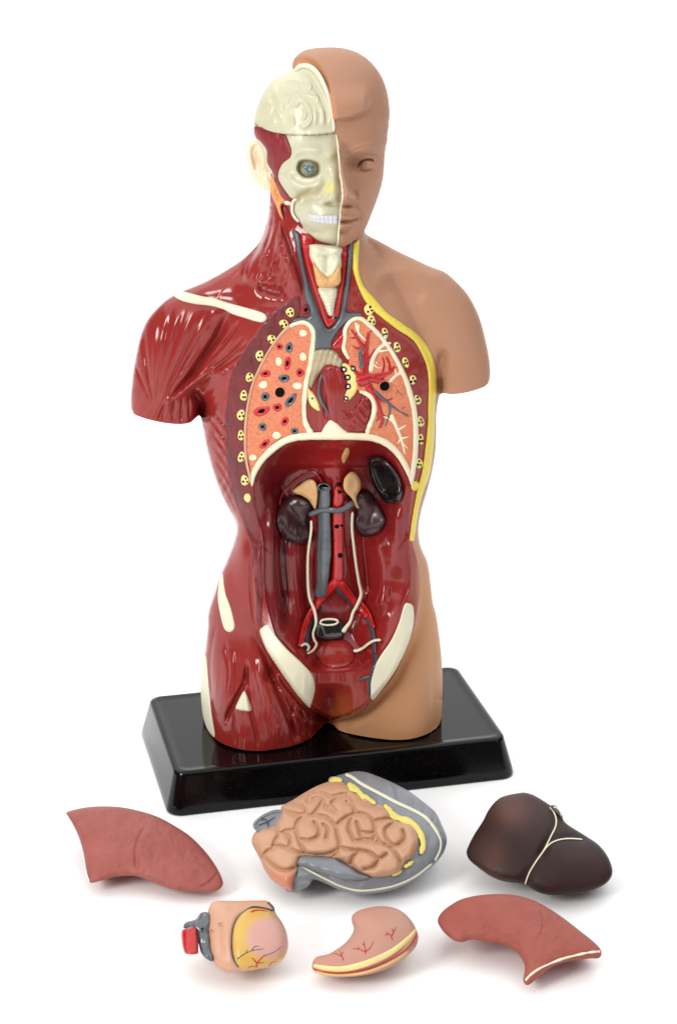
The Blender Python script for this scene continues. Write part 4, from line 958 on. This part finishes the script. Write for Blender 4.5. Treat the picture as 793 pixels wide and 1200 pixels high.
# skull cap with brain relief
CP = D0.copy(); CP.Z = HI * .94 + off - .5
K7 = (285, 60, 5.)
for p_, w_, a_ in [([(300, 335), (320, 300), (350, 295), (378, 325), (398, 370), (392, 415), (360, 442), (325, 438)], 2.4, 2.6), ([(350, 330), (366, 368), (352, 410)], 1.6, 1.8), ([(285, 370), (290, 410), (300, 440)], 1.8, 1.8), ([(415, 330), (425, 380), (418, 440)], 1.8, 1.8), ([(330, 140), (380, 160), (410, 200), (440, 245), (466, 300), (482, 360), (490, 440)], 2.6, -2.2),
                   ([(370, 175), (395, 200), (390, 240), (430, 260), (440, 300)], 1.8, 2), ([(460, 330), (470, 380), (466, 440)], 1.8, 1.8), ([(240, 180), (290, 165), (330, 180), (350, 215)], 2.2, 1.4), ([(150, 240), (140, 290), (165, 320), (150, 370), (120, 400)], 2, 1.4), ([(200, 220), (190, 260), (215, 300), (205, 350), (225, 400)], 1.8, 1.3), ([(250, 230), (270, 260), (255, 300), (235, 330)], 2, 1.2), ([(100, 330), (95, 370), (105, 410)], 1.8, 1.2), ([(175, 380), (180, 420), (170, 450)], 1.6, 1.2), ([(300, 220), (330, 250), (310, 280)], 2, 1.2)]:
    CP.stroke(P(K7, p_), w_, a_ * 1.15)
CP.Z += .35 * vnoise(CP.X / 6, CP.Y / 6, 50)
seam_cap = seam[[i for i in range(len(seam)) if seam[i][1] < 155.5]]
poly_CAP = np.concatenate([cv(DOME), cv(FACE)[1:-1], seam_cap])
cap = relief('skull_cap', [poly_CAP], lambda x, y, s: CP(x, y) - 1.2 * (1 - rnd(s / 1.6)), M['skull'], torso, back=lambda x, y, s: off_at(y) - .7 * HIm(x, y), step=1.05, raw=True, paint=paintspec([((205, 200, 160), lambda x, y: .35 * sm(vnoise(x / 9, y / 9, 3)))]))
ribbon('cap_edge', [(391, 154, 1.5), (391, 146, 1.8), (388.7, 132, 2), (385.5, 116, 2.2), (381.5, 104, 2.4), (376, 92, 2.6), (370.5, 84, 2.8), (364.5, 79, 3), (358, 76.5, 3), (352, 77.5, 2.6), (348, 80.5, 2), (345, 83, 1)], 2.2, M['bone'], lambda x, y: CP(x, y) + .8, cap)
dash = []
line = smooth([(298, 144.6), (313, 153), (324, 156.2), (340, 158.2), (355, 158.7), (372, 158.2), (386, 156.8), (392, 155.8)], False, 8)
for i in range(0, len(line) - 4, 4):
    if (i // 4) % 5 != 2: dash.append([(p[0], p[1], .38) for p in line[i:i + 4]])
line = smooth([(392.6, 152), (391.8, 144), (389.8, 130), (386.5, 114), (382.5, 102), (377, 90), (371, 81.5), (365, 76), (358.5, 73.4), (352, 74.6)], False, 8)
for i in range(0, len(line) - 3, 3): dash.append([(p[0] - .6, p[1], .36) for p in line[i:i + 3]])
ribbon('cut_line', dash, .6, mat('cut_line_brown', (120, 62, 44), .6), lambda x, y: np.maximum(KS(x, y), CP(x, y)) + 1.2, cap, join=True, n=2, seg=6)
ribbon('seam_edge', [(395.2, 290, .9), (396.2, 280, 1.1), (397, 270, 1.2), (398, 257, 1.1), (399.4, 244, 1.1), (401, 234, 1.2), (401, 226, 1.1), (400, 214, 1), (398.2, 204, 1), (397.6, 194, 1), (396.6, 181, 1.1), (395.4, 168, 1.1), (394, 158, .8)], 1.2, M['bone'], lambda x, y: SK(x, y) + .3, torso, wob=.25)
# temporal and chewing muscle
tm = [P((285, 60, 5.), [(68, 438), (150, 465), (240, 486), (262, 520), (282, 580), (275, 620), (230, 660), (206, 710), (210, 760), (262, 840), (290, 870), (284, 900), (300, 960), (340, 1010), (345, 1040), (310, 1025), (250, 1000), (225, 900), (222, 860), (190, 800), (182, 740), (165, 700), (140, 650), (136, 580), (100, 530), (70, 500)])]
TMm = lambda x, y, s: KS(x, y) + 2.2 * rnd(s / 2.2) + .5 * vnoise(x / 3, y / 12, 12)
relief('temporal_muscle', tm, TMm, M['tmuscle'], torso, step=1.05)
relief('parotid_gland', [P((285, 60, 5.), [(158, 715), (180, 745), (200, 790), (225, 850), (250, 880), (225, 905), (228, 940), (238, 985), (215, 965), (195, 910), (172, 860), (160, 820), (160, 770)])], lambda x, y, s: KS(x, y) + 4.5 * rnd(s / 2.5) + .6 * vnoise(x / 2.2, y / 2.2, 14), M['parotid'], torso, step=.9)
button('jaw_joint', 337, 238, 4.4, 2.6, 10, [(0, 7), (.6, 6.4, 0), (.9, 5, 0), (1.1, 2, 0)], [M['bone']], lambda x, y: KS(x, y), torso)
ribbon('jaw_branch', [(348, 233, 1.4), (343.5, 236, 1.8), (342, 243, 1.8), (342.5, 250, 1.8), (346, 256, 1.8), (350, 260, 1.4)], 2.4, M['bone'], lambda x, y: KS(x, y) + 2, skull)
# ear
E_ = [(300, 163), (294.5, 166), (290, 171), (288.4, 178), (289, 186), (291, 195), (294, 204), (298, 211), (303, 217), (309, 221.5), (315, 224.5), (318.3, 223.5), (318, 215), (315, 205), (313, 195), (312.5, 184), (309.5, 173), (305, 166)]
EM = Map(284, 158, 324, 230, .5); EM.Z = inflate(EM, E_, .5)
EM.stroke([(304, 167), (297, 168.5), (293, 174), (292.5, 182), (294.5, 192), (298, 203)], 1.8, 3.6); EM.stroke([(303, 170.5), (298.5, 173), (296.5, 180), (298, 190), (301, 200)], 1.2, -2.6); EM.stroke([(300, 204), (303, 209), (308, 210)], 1.4, -2)
EM.bump(303, 190, 5, 10, -5, -8); EM.stroke([(302, 176), (299.5, 184), (300.5, 194)], 1.5, -2.4); EM.stroke([(307, 174), (309, 184), (308, 196), (307, 204)], 1.8, 2.4); EM.bump(311, 214, 4, 5, 1.5)
relief('ear', [E_], lambda x, y, s: 12 + EM(x, y) + (x - 290) * .55 + 0 * s, M['ear'], torso, step=.7, thick=6, paint=paintspec([((226, 184, 150), lambda x, y: .6 * spot(302, 189, 4, 10, -8)(x, y))]))
# ------------------------------------------------------------------ loose organs in front
def organ(name, label, cat, outline, tilt, lift, k, m, step=1.3, detail=None, paint=None, group=None, body='body', edge=1, roll=0, lowthick=.7, hull=None):
    ol = smooth(outline)
    x0, y0, x1, y1 = ol[:, 0].min(), ol[:, 1].min(), ol[:, 0].max(), ol[:, 1].max()
    mp = Map(int(x0) - 4, int(y0) - 4, int(x1) + 5, int(y1) + 5)
    if hull is not None: mp = Map(int(min(p[0] for p in hull)) - 4, int(y0) - 6, int(x1) + 5, int(y1) + 5)
    mp.Z = inflate(mp, hull or outline, k); raw_ = mp.copy()
    fr = FloorFrame(.5 * (x0 + x1), y1, lift, tilt, roll)
    if detail: detail(mp, ol)
    c = to_world(fr, np.array([.5 * (x0 + x1)]), np.array([y1]), np.array([0.]), FLOOR)[0]
    root = thing(name, label, cat, (float(c[0]), float(c[1]) + .02, FLOOR * S), group)
    o = relief(body, [outline], lambda x, y, s: mp(x, y) * rnd((s + .05) / edge), m, root, back=lambda x, y, s: -raw_(x, y) * lowthick * rnd(s / 3) - .2 - 30 * sm(s / 14), step=step, fr=fr, zmin=FLOOR + .1, paint=paint)
    return root, o, mp, fr

# brain half
KB = (280, 890, 3.05)
dura = P(KB, [(318, 76), (345, 60), (385, 48), (420, 42), (455, 46), (490, 58), (520, 70), (560, 88), (605, 112), (645, 142), (680, 170), (705, 195), (725, 235), (742, 280), (736, 320), (718, 352), (680, 392), (625, 430), (565, 460), (500, 476), (440, 481), (395, 477), (350, 462), (305, 442), (268, 430), (250, 452), (215, 470), (188, 476), (165, 462), (200, 400), (215, 355), (300, 200)])
brain = P(KB, [(46, 300), (52, 268), (75, 248), (120, 236), (148, 195), (152, 168), (190, 146), (235, 118), (285, 92), (330, 78), (372, 82), (400, 112), (440, 130), (485, 156), (520, 172), (545, 208), (580, 224), (615, 232), (636, 265), (640, 305), (620, 350), (592, 370), (575, 400), (540, 416), (480, 420), (430, 402), (395, 378), (340, 352), (280, 345), (222, 345), (208, 370), (206, 400), (192, 440), (190, 468), (160, 460), (118, 430), (92, 395), (72, 350)])
HULL = P(KB, [(46, 300), (52, 268), (75, 248), (120, 236), (148, 195), (152, 168), (190, 146), (235, 118), (285, 88), (318, 76), (345, 60), (385, 48), (420, 42), (455, 46), (490, 58), (520, 70), (560, 88), (605, 112), (645, 142), (680, 170), (705, 195), (725, 235), (742, 280), (736, 320), (718, 352), (680, 392), (625, 430), (565, 460), (500, 476), (440, 481), (395, 477), (350, 466), (300, 456), (250, 460), (215, 472), (188, 477), (160, 462), (118, 430), (92, 395), (72, 350)])
def dura_d(mp, ol):
    mp.Z += .8 * vnoise(mp.X / 8, mp.Y / 8, 2)
    for p_ in ([(520, 70), (545, 100), (560, 150)], [(610, 115), (615, 150), (610, 175)], [(660, 155), (660, 190), (650, 205)], [(700, 195), (690, 225), (670, 240)]): mp.stroke(P(KB, p_), 2, -2)
    mp.stroke(P(KB, [(215, 430), (300, 435), (360, 462), (430, 470)]), 3, -3)
br, bo, bm, bf = organ('brain', 'tan brain half with coiled folds and grey rim, before the black stand', 'brain', dura, 22, 16, .62, M['dura'], detail=dura_d, body='membrane', hull=HULL)
SUL = [[(148, 176), (180, 188), (212, 196), (238, 192)], [(240, 196), (232, 170), (196, 150)], [(242, 150), (275, 136), (300, 142), (308, 165), (345, 184)], [(270, 112), (300, 118), (330, 132), (372, 122)],
       [(345, 184), (330, 160), (350, 138), (385, 122)], [(205, 262), (203, 236), (222, 208), (262, 198), (310, 206), (345, 236)], [(345, 236), (380, 208), (412, 192), (405, 168), (385, 150)], [(268, 224), (284, 248), (280, 276), (250, 288), (222, 284)],
       [(124, 308), (132, 284), (158, 258), (203, 250)], [(122, 308), (160, 312), (205, 330), (240, 342)], [(345, 236), (350, 268), (358, 300), (352, 330), (338, 344)], [(240, 342), (300, 344), (345, 326)],
       [(412, 192), (450, 196), (480, 222), (484, 262), (478, 290)], [(420, 224), (430, 256), (440, 282), (468, 286)], [(358, 312), (405, 324), (460, 330), (500, 354), (528, 338)], [(412, 290), (462, 292), (520, 304), (560, 336), (578, 366)],
       [(484, 262), (505, 296), (550, 318)], [(552, 226), (522, 252), (530, 286), (560, 308), (590, 286), (586, 254)], [(440, 130), (440, 150), (470, 160), (520, 172)], [(82, 352), (100, 328), (132, 316)], [(90, 352), (130, 384), (165, 396), (205, 388)], [(130, 236), (142, 262), (150, 262)], [(300, 232), (316, 250), (312, 280)],
       [(300, 142), (286, 168), (262, 198)], [(372, 122), (395, 136), (405, 168)], [(430, 325), (408, 350), (398, 376)], [(205, 262), (216, 296), (240, 342)], [(484, 262), (455, 262), (432, 258)], [(500, 354), (482, 384), (450, 392)], [(160, 258), (182, 282), (180, 310)], [(282, 94), (262, 112), (242, 150)], [(480, 222), (512, 214), (545, 212)], [(400, 210), (392, 248), (410, 290)]]
def brain_d(mp, ol):
    sl = [smooth(P(KB, q), False, 6) for q in SUL]
    d, _, _, _ = seg_dist(sl, mp.X, mp.Y, False) if False else (None,) * 4
    D = np.full(mp.X.shape, 99.)
    for q in sl:
        dd, _, _, _ = seg_dist([q], mp.X, mp.Y, False); D = np.minimum(D, dd)
    mp.Z += 9.5 * rnd(np.minimum(D + .1, 7.5) / 7.5) - 9.5 - 1.6 * np.exp(-(D / 1.8) ** 2)
    mp.Z += .4 * vnoise(mp.X / 6, mp.Y / 6, 5)
bmap = Map(290, 900, 500, 1052)
bmap.Z *= 0
brain_d(bmap, None)
pb = paintspec([((196, 112, 82), lambda x, y: .7 * sm((y - 1016) / 14) * (1 - sm((x - 346) / 8)))])
relief('brain_tissue', [brain], lambda x, y, s: bm(x, y) + bmap(x, y) * rnd(s / 4) + 12 * rnd((s + .1) / 10), M['brain'], br, fr=bf, zmin=FLOOR + .1, step=1.15, thick=18, paint=pb)
bsf = lambda x, y: bm(x, y)
ribbon('white_band', [(p[0], p[1], 1.9 if i < 8 else 1.3) for i, p in enumerate(P(KB, [(380, 52), (405, 64), (440, 88), (500, 120), (560, 152), (620, 180), (665, 206), (698, 245), (720, 288), (718, 325), (700, 362)]))], 1.6, M['bone'], bsf, br, fr=bf, zmin=FLOOR)
ribbon('white_band', [(p[0], p[1], 1.2) for p in P(KB, [(218, 378), (260, 402), (310, 428), (360, 452), (420, 468), (480, 466), (560, 450), (630, 418), (690, 372)])], 1.3, M['bone'], bsf, br, fr=bf, zmin=FLOOR)
relief('temporal_lobe_cover', [P(KB, [(212, 352), (235, 344), (290, 346), (340, 352), (385, 376), (430, 404), (470, 420), (440, 432), (380, 430), (310, 412), (250, 392), (205, 376)])], lambda x, y, s: bm(x, y) + 9 * rnd(s / 8), M['dura'], br, fr=bf, zmin=FLOOR, step=1.2, thick=10)
for i, p_ in enumerate([[(322, 76, 8), (345, 70, 12), (368, 76, 7)], [(390, 84, 10), (402, 98, 16), (425, 112, 12), (440, 130, 15), (462, 142, 11), (488, 158, 9)], [(518, 162, 7), (535, 178, 14), (552, 200, 14), (580, 212, 17), (610, 224, 14), (635, 245, 17), (652, 275, 15), (658, 305, 14), (650, 338, 10)], [(622, 364, 6), (606, 376, 9), (590, 386, 6)], [(580, 398, 6), (562, 408, 9), (546, 414, 6)]]):
    ribbon('fat_streak', [(280 + a / 3.05, 890 + b / 3.05, c / 3.05 * .8) for a, b, c in p_], 1.6, M['fat2'], lambda x, y: bm(x, y) + 3.5, br, fr=bf, zmin=FLOOR, wob=.25, seed=i)
relief('nerve_root', [P(KB, [(54, 248), (52, 226), (80, 200), (120, 182), (150, 180), (162, 196), (166, 225), (130, 250), (85, 268)])], lambda x, y, s: 12 + 4 * rnd(s / 3) - 3 * sm((s - 2) / 2), M['dura'], br, fr=bf, zmin=FLOOR, step=1., thick=8)
ribbon('nerve_strand', [(302, 966, .9), (312, 962, 1.1), (322, 956, .8)], 1.2, M['dura'], lambda x, y: 15 + 0 * x, br, fr=bf, zmin=FLOOR)
ribbon('nerve_strand', [(306, 958, .7), (313, 962, .9), (314, 968, .7)], 1.2, M['dgrey'], lambda x, y: 15.5 + 0 * x, br, fr=bf, zmin=FLOOR)

# liver
KL = (500, 900, 3.448)
liver = P(KL, [(375, 100), (300, 118), (255, 160), (225, 215), (190, 270), (165, 320), (160, 345), (172, 372), (210, 405), (258, 438), (310, 458), (392, 470), (440, 498), (480, 511), (530, 515), (600, 508), (660, 496), (712, 474), (738, 450), (748, 425), (745, 395), (725, 350), (690, 308), (640, 274), (560, 222), (540, 185), (500, 152), (440, 114), (405, 101)])
lig = [P(KL, [(496, 158), (512, 178), (521, 205), (519, 236), (500, 276), (472, 332), (440, 378), (412, 425), (396, 470)]), P(KL, [(466, 342), (486, 316), (512, 297), (548, 287), (585, 285), (628, 288)])]
def liver_d(mp, ol):
    for q in lig: mp.stroke(q, 6, -3.2, taper=False)
    mp.bump(587, 965, 26, 24, 5); mp.bump(668, 1010, 26, 18, 4)
    mp.stroke(P(KL, [(225, 425), (290, 455), (380, 468)]), 3, -4)
lv, lo_, lm, lf = organ('liver', 'dark brown liver with a thin white forked ligament', 'liver', liver, 24, 15, .62, M['liver'], detail=liver_d, paint=paintspec([((108, 66, 52), lambda x, y: .5 * spot(600, 950, 24, 20)(x, y) + .35 * spot(578, 1005, 16, 22)(x, y))]))
ribbon('ligament', [(p[0], p[1], .95) for p in lig[0]], 1.1, M['bone'], lambda x, y: lm(x, y) + .4, lv, fr=lf, zmin=FLOOR)
ribbon('ligament', [(p[0], p[1], .85) for p in lig[1]], 1.0, M['bone'], lambda x, y: lm(x, y) + .4, lv, fr=lf, zmin=FLOOR)
relief('gallbladder_knob', [P(KL, [(500, 152), (518, 150), (540, 172), (549, 200), (545, 214), (528, 190), (508, 172)])], lambda x, y, s: 6 + 5 * rnd(s / 2.5), M['dgrey'], lv, fr=lf, zmin=FLOOR, step=.9, thick=7)
ribbon('knob_rim', [(648, 945.5, .7), (652.5, 947, .9), (656, 951, .9), (657.5, 956, .7)], 1, M['bone'], lambda x, y: 11 + 0 * x, lv, fr=lf, zmin=FLOOR)

# lung shells
KA = (60, 890, 2.332)
lungA = P(KA, [(40, 148), (60, 138), (110, 129), (180, 129), (240, 140), (290, 156), (335, 180), (380, 210), (420, 250), (448, 288), (466, 322), (469, 343), (455, 358), (425, 363), (375, 360), (330, 354), (290, 340), (250, 324), (215, 318), (170, 322), (135, 332), (106, 336), (99, 310), (94, 280), (86, 240), (72, 200), (55, 168)])
def la_d(mp, ol):
    mp.stroke(P(KA, [(262, 176), (244, 206), (234, 240), (233, 280), (240, 318)]), 2.2, -2.6)
    mp.stroke(P(KA, [(400, 352), (430, 338), (450, 318), (458, 300)]), 1.5, -2)
    mp.Z += 1.1 * vnoise(mp.X / 9, mp.Y / 7, 8) + .35 * vnoise(mp.X / 3, mp.Y / 2.4, 9)
    mp.Z += 4 * sm((120 - mp.X) / 40)
la, o_, am, af = organ('lung_shell', 'reddish brown lung shell lying left of the brain, white cut edge on its left end', 'lung', lungA, 18, 13, .6, M['lungout'], detail=la_d, group='two lung shells', edge=3)
ribbon('cut_edge', [(p[0], p[1], .9) for p in P(KA, [(41, 148), (55, 170), (70, 200), (84, 240), (92, 280), (97, 310), (105, 334)])], 1.6, M['white'], lambda x, y: am(x, y) * .2 + 2.5, la, fr=af, zmin=FLOOR, wob=.3)
lungB = P(KL, [(43, 615), (60, 582), (95, 554), (140, 530), (210, 514), (290, 509), (360, 514), (430, 534), (490, 566), (550, 606), (620, 660), (670, 700), (700, 732), (703, 756), (690, 769), (655, 770), (610, 776), (560, 784), (510, 802), (470, 830), (440, 854), (415, 874), (398, 876), (388, 855), (394, 822), (392, 792), (372, 756), (345, 732), (305, 715), (262, 708), (225, 700), (180, 694), (140, 704), (110, 697), (80, 676), (55, 646)])
def lb_d(mp, ol):
    mp.stroke(P(KL, [(462, 560), (468, 610), (466, 650), (452, 695)]), 1.5, -2)
    mp.stroke(P(KL, [(398, 862), (440, 822), (540, 778), (640, 752), (700, 742)]), 1.5, 2)
    mp.stroke(P(KL, [(190, 650), (270, 655), (350, 700), (390, 760)]), 3, -1.6)
    mp.Z += .7 * vnoise(mp.X / 9, mp.Y / 7, 18) + .3 * vnoise(mp.X / 3, mp.Y / 2.4, 19)
lb, o_, bm2, bf2 = organ('lung_shell', 'curved reddish lung shell below the liver, cream cut edge along its lower right end', 'lung', lungB, 18, 13, .62, M['lungout2'], detail=lb_d, group='two lung shells', edge=3)
ribbon('cut_edge', [(p[0], p[1], 1.5) for p in P(KL, [(397, 858), (420, 834), (455, 810), (500, 789), (550, 770), (600, 757), (650, 746), (699, 741)])], 1.4, M['bone'], lambda x, y: bm2(x, y) - .4, lb, fr=bf2, zmin=FLOOR, wob=.35)

# heart
KH = (200, 1040, 2.643)
heart = P(KH, [(112, 95), (118, 65), (132, 44), (160, 41), (210, 41), (260, 40), (300, 42), (318, 60), (328, 84), (345, 108), (359, 140), (364, 175), (358, 205), (340, 230), (310, 245), (280, 252), (245, 258), (205, 262), (175, 263), (152, 250), (130, 228), (116, 180), (110, 130)])
patch = P(KH, [(236, 68), (272, 64), (305, 72), (326, 92), (345, 112), (358, 142), (362, 178), (354, 208), (336, 230), (300, 244), (262, 252), (228, 253), (208, 245), (196, 218), (190, 180), (192, 138), (204, 100)])
def heart_d(mp, ol):
    p, _, _ = sdf([smooth(patch)], mp.X, mp.Y)
    mp.Z += 5 * rnd(p / 9) * np.where(p > 0, 1, 0)
    mp.stroke(P(KH, [(238, 62), (204, 94), (190, 136), (188, 182), (196, 222), (212, 250)]), 1.6, -2.6)
    mp.stroke(P(KH, [(150, 100), (150, 160), (160, 220)]), 5, -2); mp.bump(262, 1066, 8, 6, 2)
ht, o_, hm, hf = organ('heart', 'flesh coloured heart with yellow patches and a red and grey vessel stump', 'heart', heart, 30, 22, .72, M['heart'], detail=heart_d)
pp = paintspec([((196, 148, 136), lambda x, y: 1.1 * (1 - sm((((x - 315) / 28) ** 2 + ((y - 1099) / 26) ** 2 - .4) / .9))), ((196, 120, 60), lambda x, y: .5 * spot(280, 1092, 5, 14)(x, y) * 0)])
relief('fatty_wall', [patch], lambda x, y, s: hm(x, y) + 1. * rnd(s / 1.5), M['hyellow'], ht, fr=hf, zmin=FLOOR, step=1.1, paint=pp)
ribbon('coronary_vein', [(p[0], p[1], 1.) for p in P(KH, [(300, 46), (315, 58), (318, 70), (290, 64), (255, 60), (226, 74), (204, 98), (192, 132), (189, 182), (196, 222), (210, 248)])], 1.2, M['dgrey'], lambda x, y: hm(x, y) + .8, ht, fr=hf, zmin=FLOOR)
V_ = [pts(P(KH, q), a, b) for q, a, b in [([(248, 76), (270, 70), (300, 74)], 1.1, .4), ([(266, 250), (268, 235), (280, 220), (292, 208)], 1.3, .4), ([(268, 236), (258, 224), (250, 218)], .9, .3), ([(270, 232), (280, 234), (290, 230)], .8, .3), ([(305, 244), (312, 234), (326, 228)], 1, .3), ([(240, 250), (252, 244), (266, 246)], .7, .4)]]
ribbon('coronary_artery', V_, -.5, M['red'], lambda x, y: hm(x, y) + 1.1, ht, fr=hf, zmin=FLOOR, join=True, n=4, seg=6)
V_ = [pts(P(KH, q), a, b) for q, a, b in [([(206, 222), (225, 208), (250, 196), (290, 190)], .6, .3), ([(234, 204), (236, 192)], .5, .3), ([(250, 196), (262, 182), (275, 184)], .5, .25), ([(290, 212), (320, 200), (345, 182)], .4, .2)]]
ribbon('fine_vein', V_, -.5, M['dgrey'], lambda x, y: hm(x, y) + 1.2, ht, fr=hf, zmin=FLOOR, join=True, n=4, seg=6)
HV = Map(212, 1062, 254, 1132); 
vs = P(KH, [(40, 125), (48, 108), (78, 98), (92, 80), (112, 76), (124, 100), (120, 130), (122, 180), (130, 226), (112, 222), (96, 205), (88, 180), (80, 150), (60, 128)])
HV.Z = inflate(HV, vs, .9)
relief('great_vein', [vs], lambda x, y, s: 8 + HV(x, y) + 2 * vnoise(x / 7, y / 7, 3), M['grey'], ht, fr=hf, zmin=FLOOR, step=1., thick=24)
button('vein_opening', *P(KH, [(98, 128)])[0], 2.6, 3, 0, [(0, 2), (.5, 2, 1), (.6, 3, 0), (1.1, 0, 0)], [M['grey'], M['black']], lambda x, y: 8 + HV(x, y), ht, fr=hf, zmin=FLOOR)
relief('aorta_stump', [P(KH, [(36, 132), (76, 122), (84, 150), (86, 188), (82, 206), (48, 206), (38, 190), (33, 160)])], lambda x, y, s: 15 + 5 * rnd(s / 3) - .15 * (x - 224) ** 2 * .3, M['red'], ht, fr=hf, zmin=FLOOR, step=1., thick=26)
for q in ((126, 132), (154, 112)):
    c_ = P(KH, [q])[0]; button('vessel_opening', c_[0], c_[1], 3.4, 2.6, 30, [(0, .6), (.3, .8, 1), (.4, 2, 0), (.7, 1.8, 0), (1.2, -.2, 0)], [M['heart'], M['red2']], lambda x, y: hm(x, y), ht, fr=hf, zmin=FLOOR)

# stomach
stom = P(KH, [(438, 238), (450, 216), (490, 205), (530, 180), (552, 158), (566, 130), (560, 104), (564, 84), (590, 68), (640, 58), (680, 60), (712, 72), (738, 94), (756, 122), (766, 152), (758, 184), (735, 210), (700, 236), (660, 256), (610, 270), (555, 277), (500, 276), (460, 268), (440, 254)])
def st_d(mp, ol):
    mp.stroke(P(KH, [(440, 246), (500, 262), (570, 260), (640, 240), (700, 206), (750, 152)]), 2.2, -2.2)
    mp.bump(569 / 2.643 + 200 - 0, 1040 + 96 / 2.643, 4, 7, 3); mp.bump(450, 1085, 20, 14, 4)
sto, o_, smm, sf = organ('stomach', 'pink stomach with small red vessels and a cream band along its lower rim', 'stomach', stom, 28, 16, .72, M['stomach'], detail=st_d, edge=2)
sq = lambda x, y: smm(x, y)
ribbon('cut_band', [(p[0], p[1], w_) for p, w_ in zip(P(KH, [(441, 241), (470, 249), (520, 254), (570, 246), (630, 226), (690, 196), (735, 160), (760, 128)]), [2, 3.4, 3.8, 4, 4, 3.8, 3.2, 1.4])], 1.4, mat('cream_band', (238, 212, 142), .4), lambda x, y: sq(x, y) - .2, sto, fr=sf, zmin=FLOOR)
ribbon('red_line', [(p[0], p[1], .85) for p in P(KH, [(441, 252), (470, 261), (520, 266), (580, 260), (640, 242), (700, 212), (742, 178), (764, 142)])], .9, M['red'], lambda x, y: sq(x, y) + .5, sto, fr=sf, zmin=FLOOR)
ribbon('cut_band', [(p[0], p[1], 1.8) for p in P(KH, [(446, 259), (490, 270), (550, 271), (620, 258), (690, 228), (735, 198)])], 1, mat('cream_band_dull', (222, 184, 120), .4), lambda x, y: sq(x, y) - .2, sto, fr=sf, zmin=FLOOR)
BV = [[[(535, 226), (530, 212), (522, 194)], [(530, 214), (515, 206), (502, 204)], [(528, 208), (534, 198)]],
      [[(603, 206), (602, 192), (598, 164)], [(603, 200), (580, 190), (560, 190)], [(603, 198), (618, 186), (628, 166)], [(585, 192), (578, 182)], [(600, 180), (592, 172)]],
      [[(686, 162), (680, 148), (666, 138)], [(682, 152), (690, 138), (698, 122)], [(674, 144), (662, 148)], [(690, 138), (684, 126)]]]
for q in BV:
    ribbon('surface_vessel', [pts(P(KH, r), .8, .3) for r in q], -.5, M['red'], lambda x, y: sq(x, y) + .2, sto, fr=sf, zmin=FLOOR, join=True, n=4, seg=6)
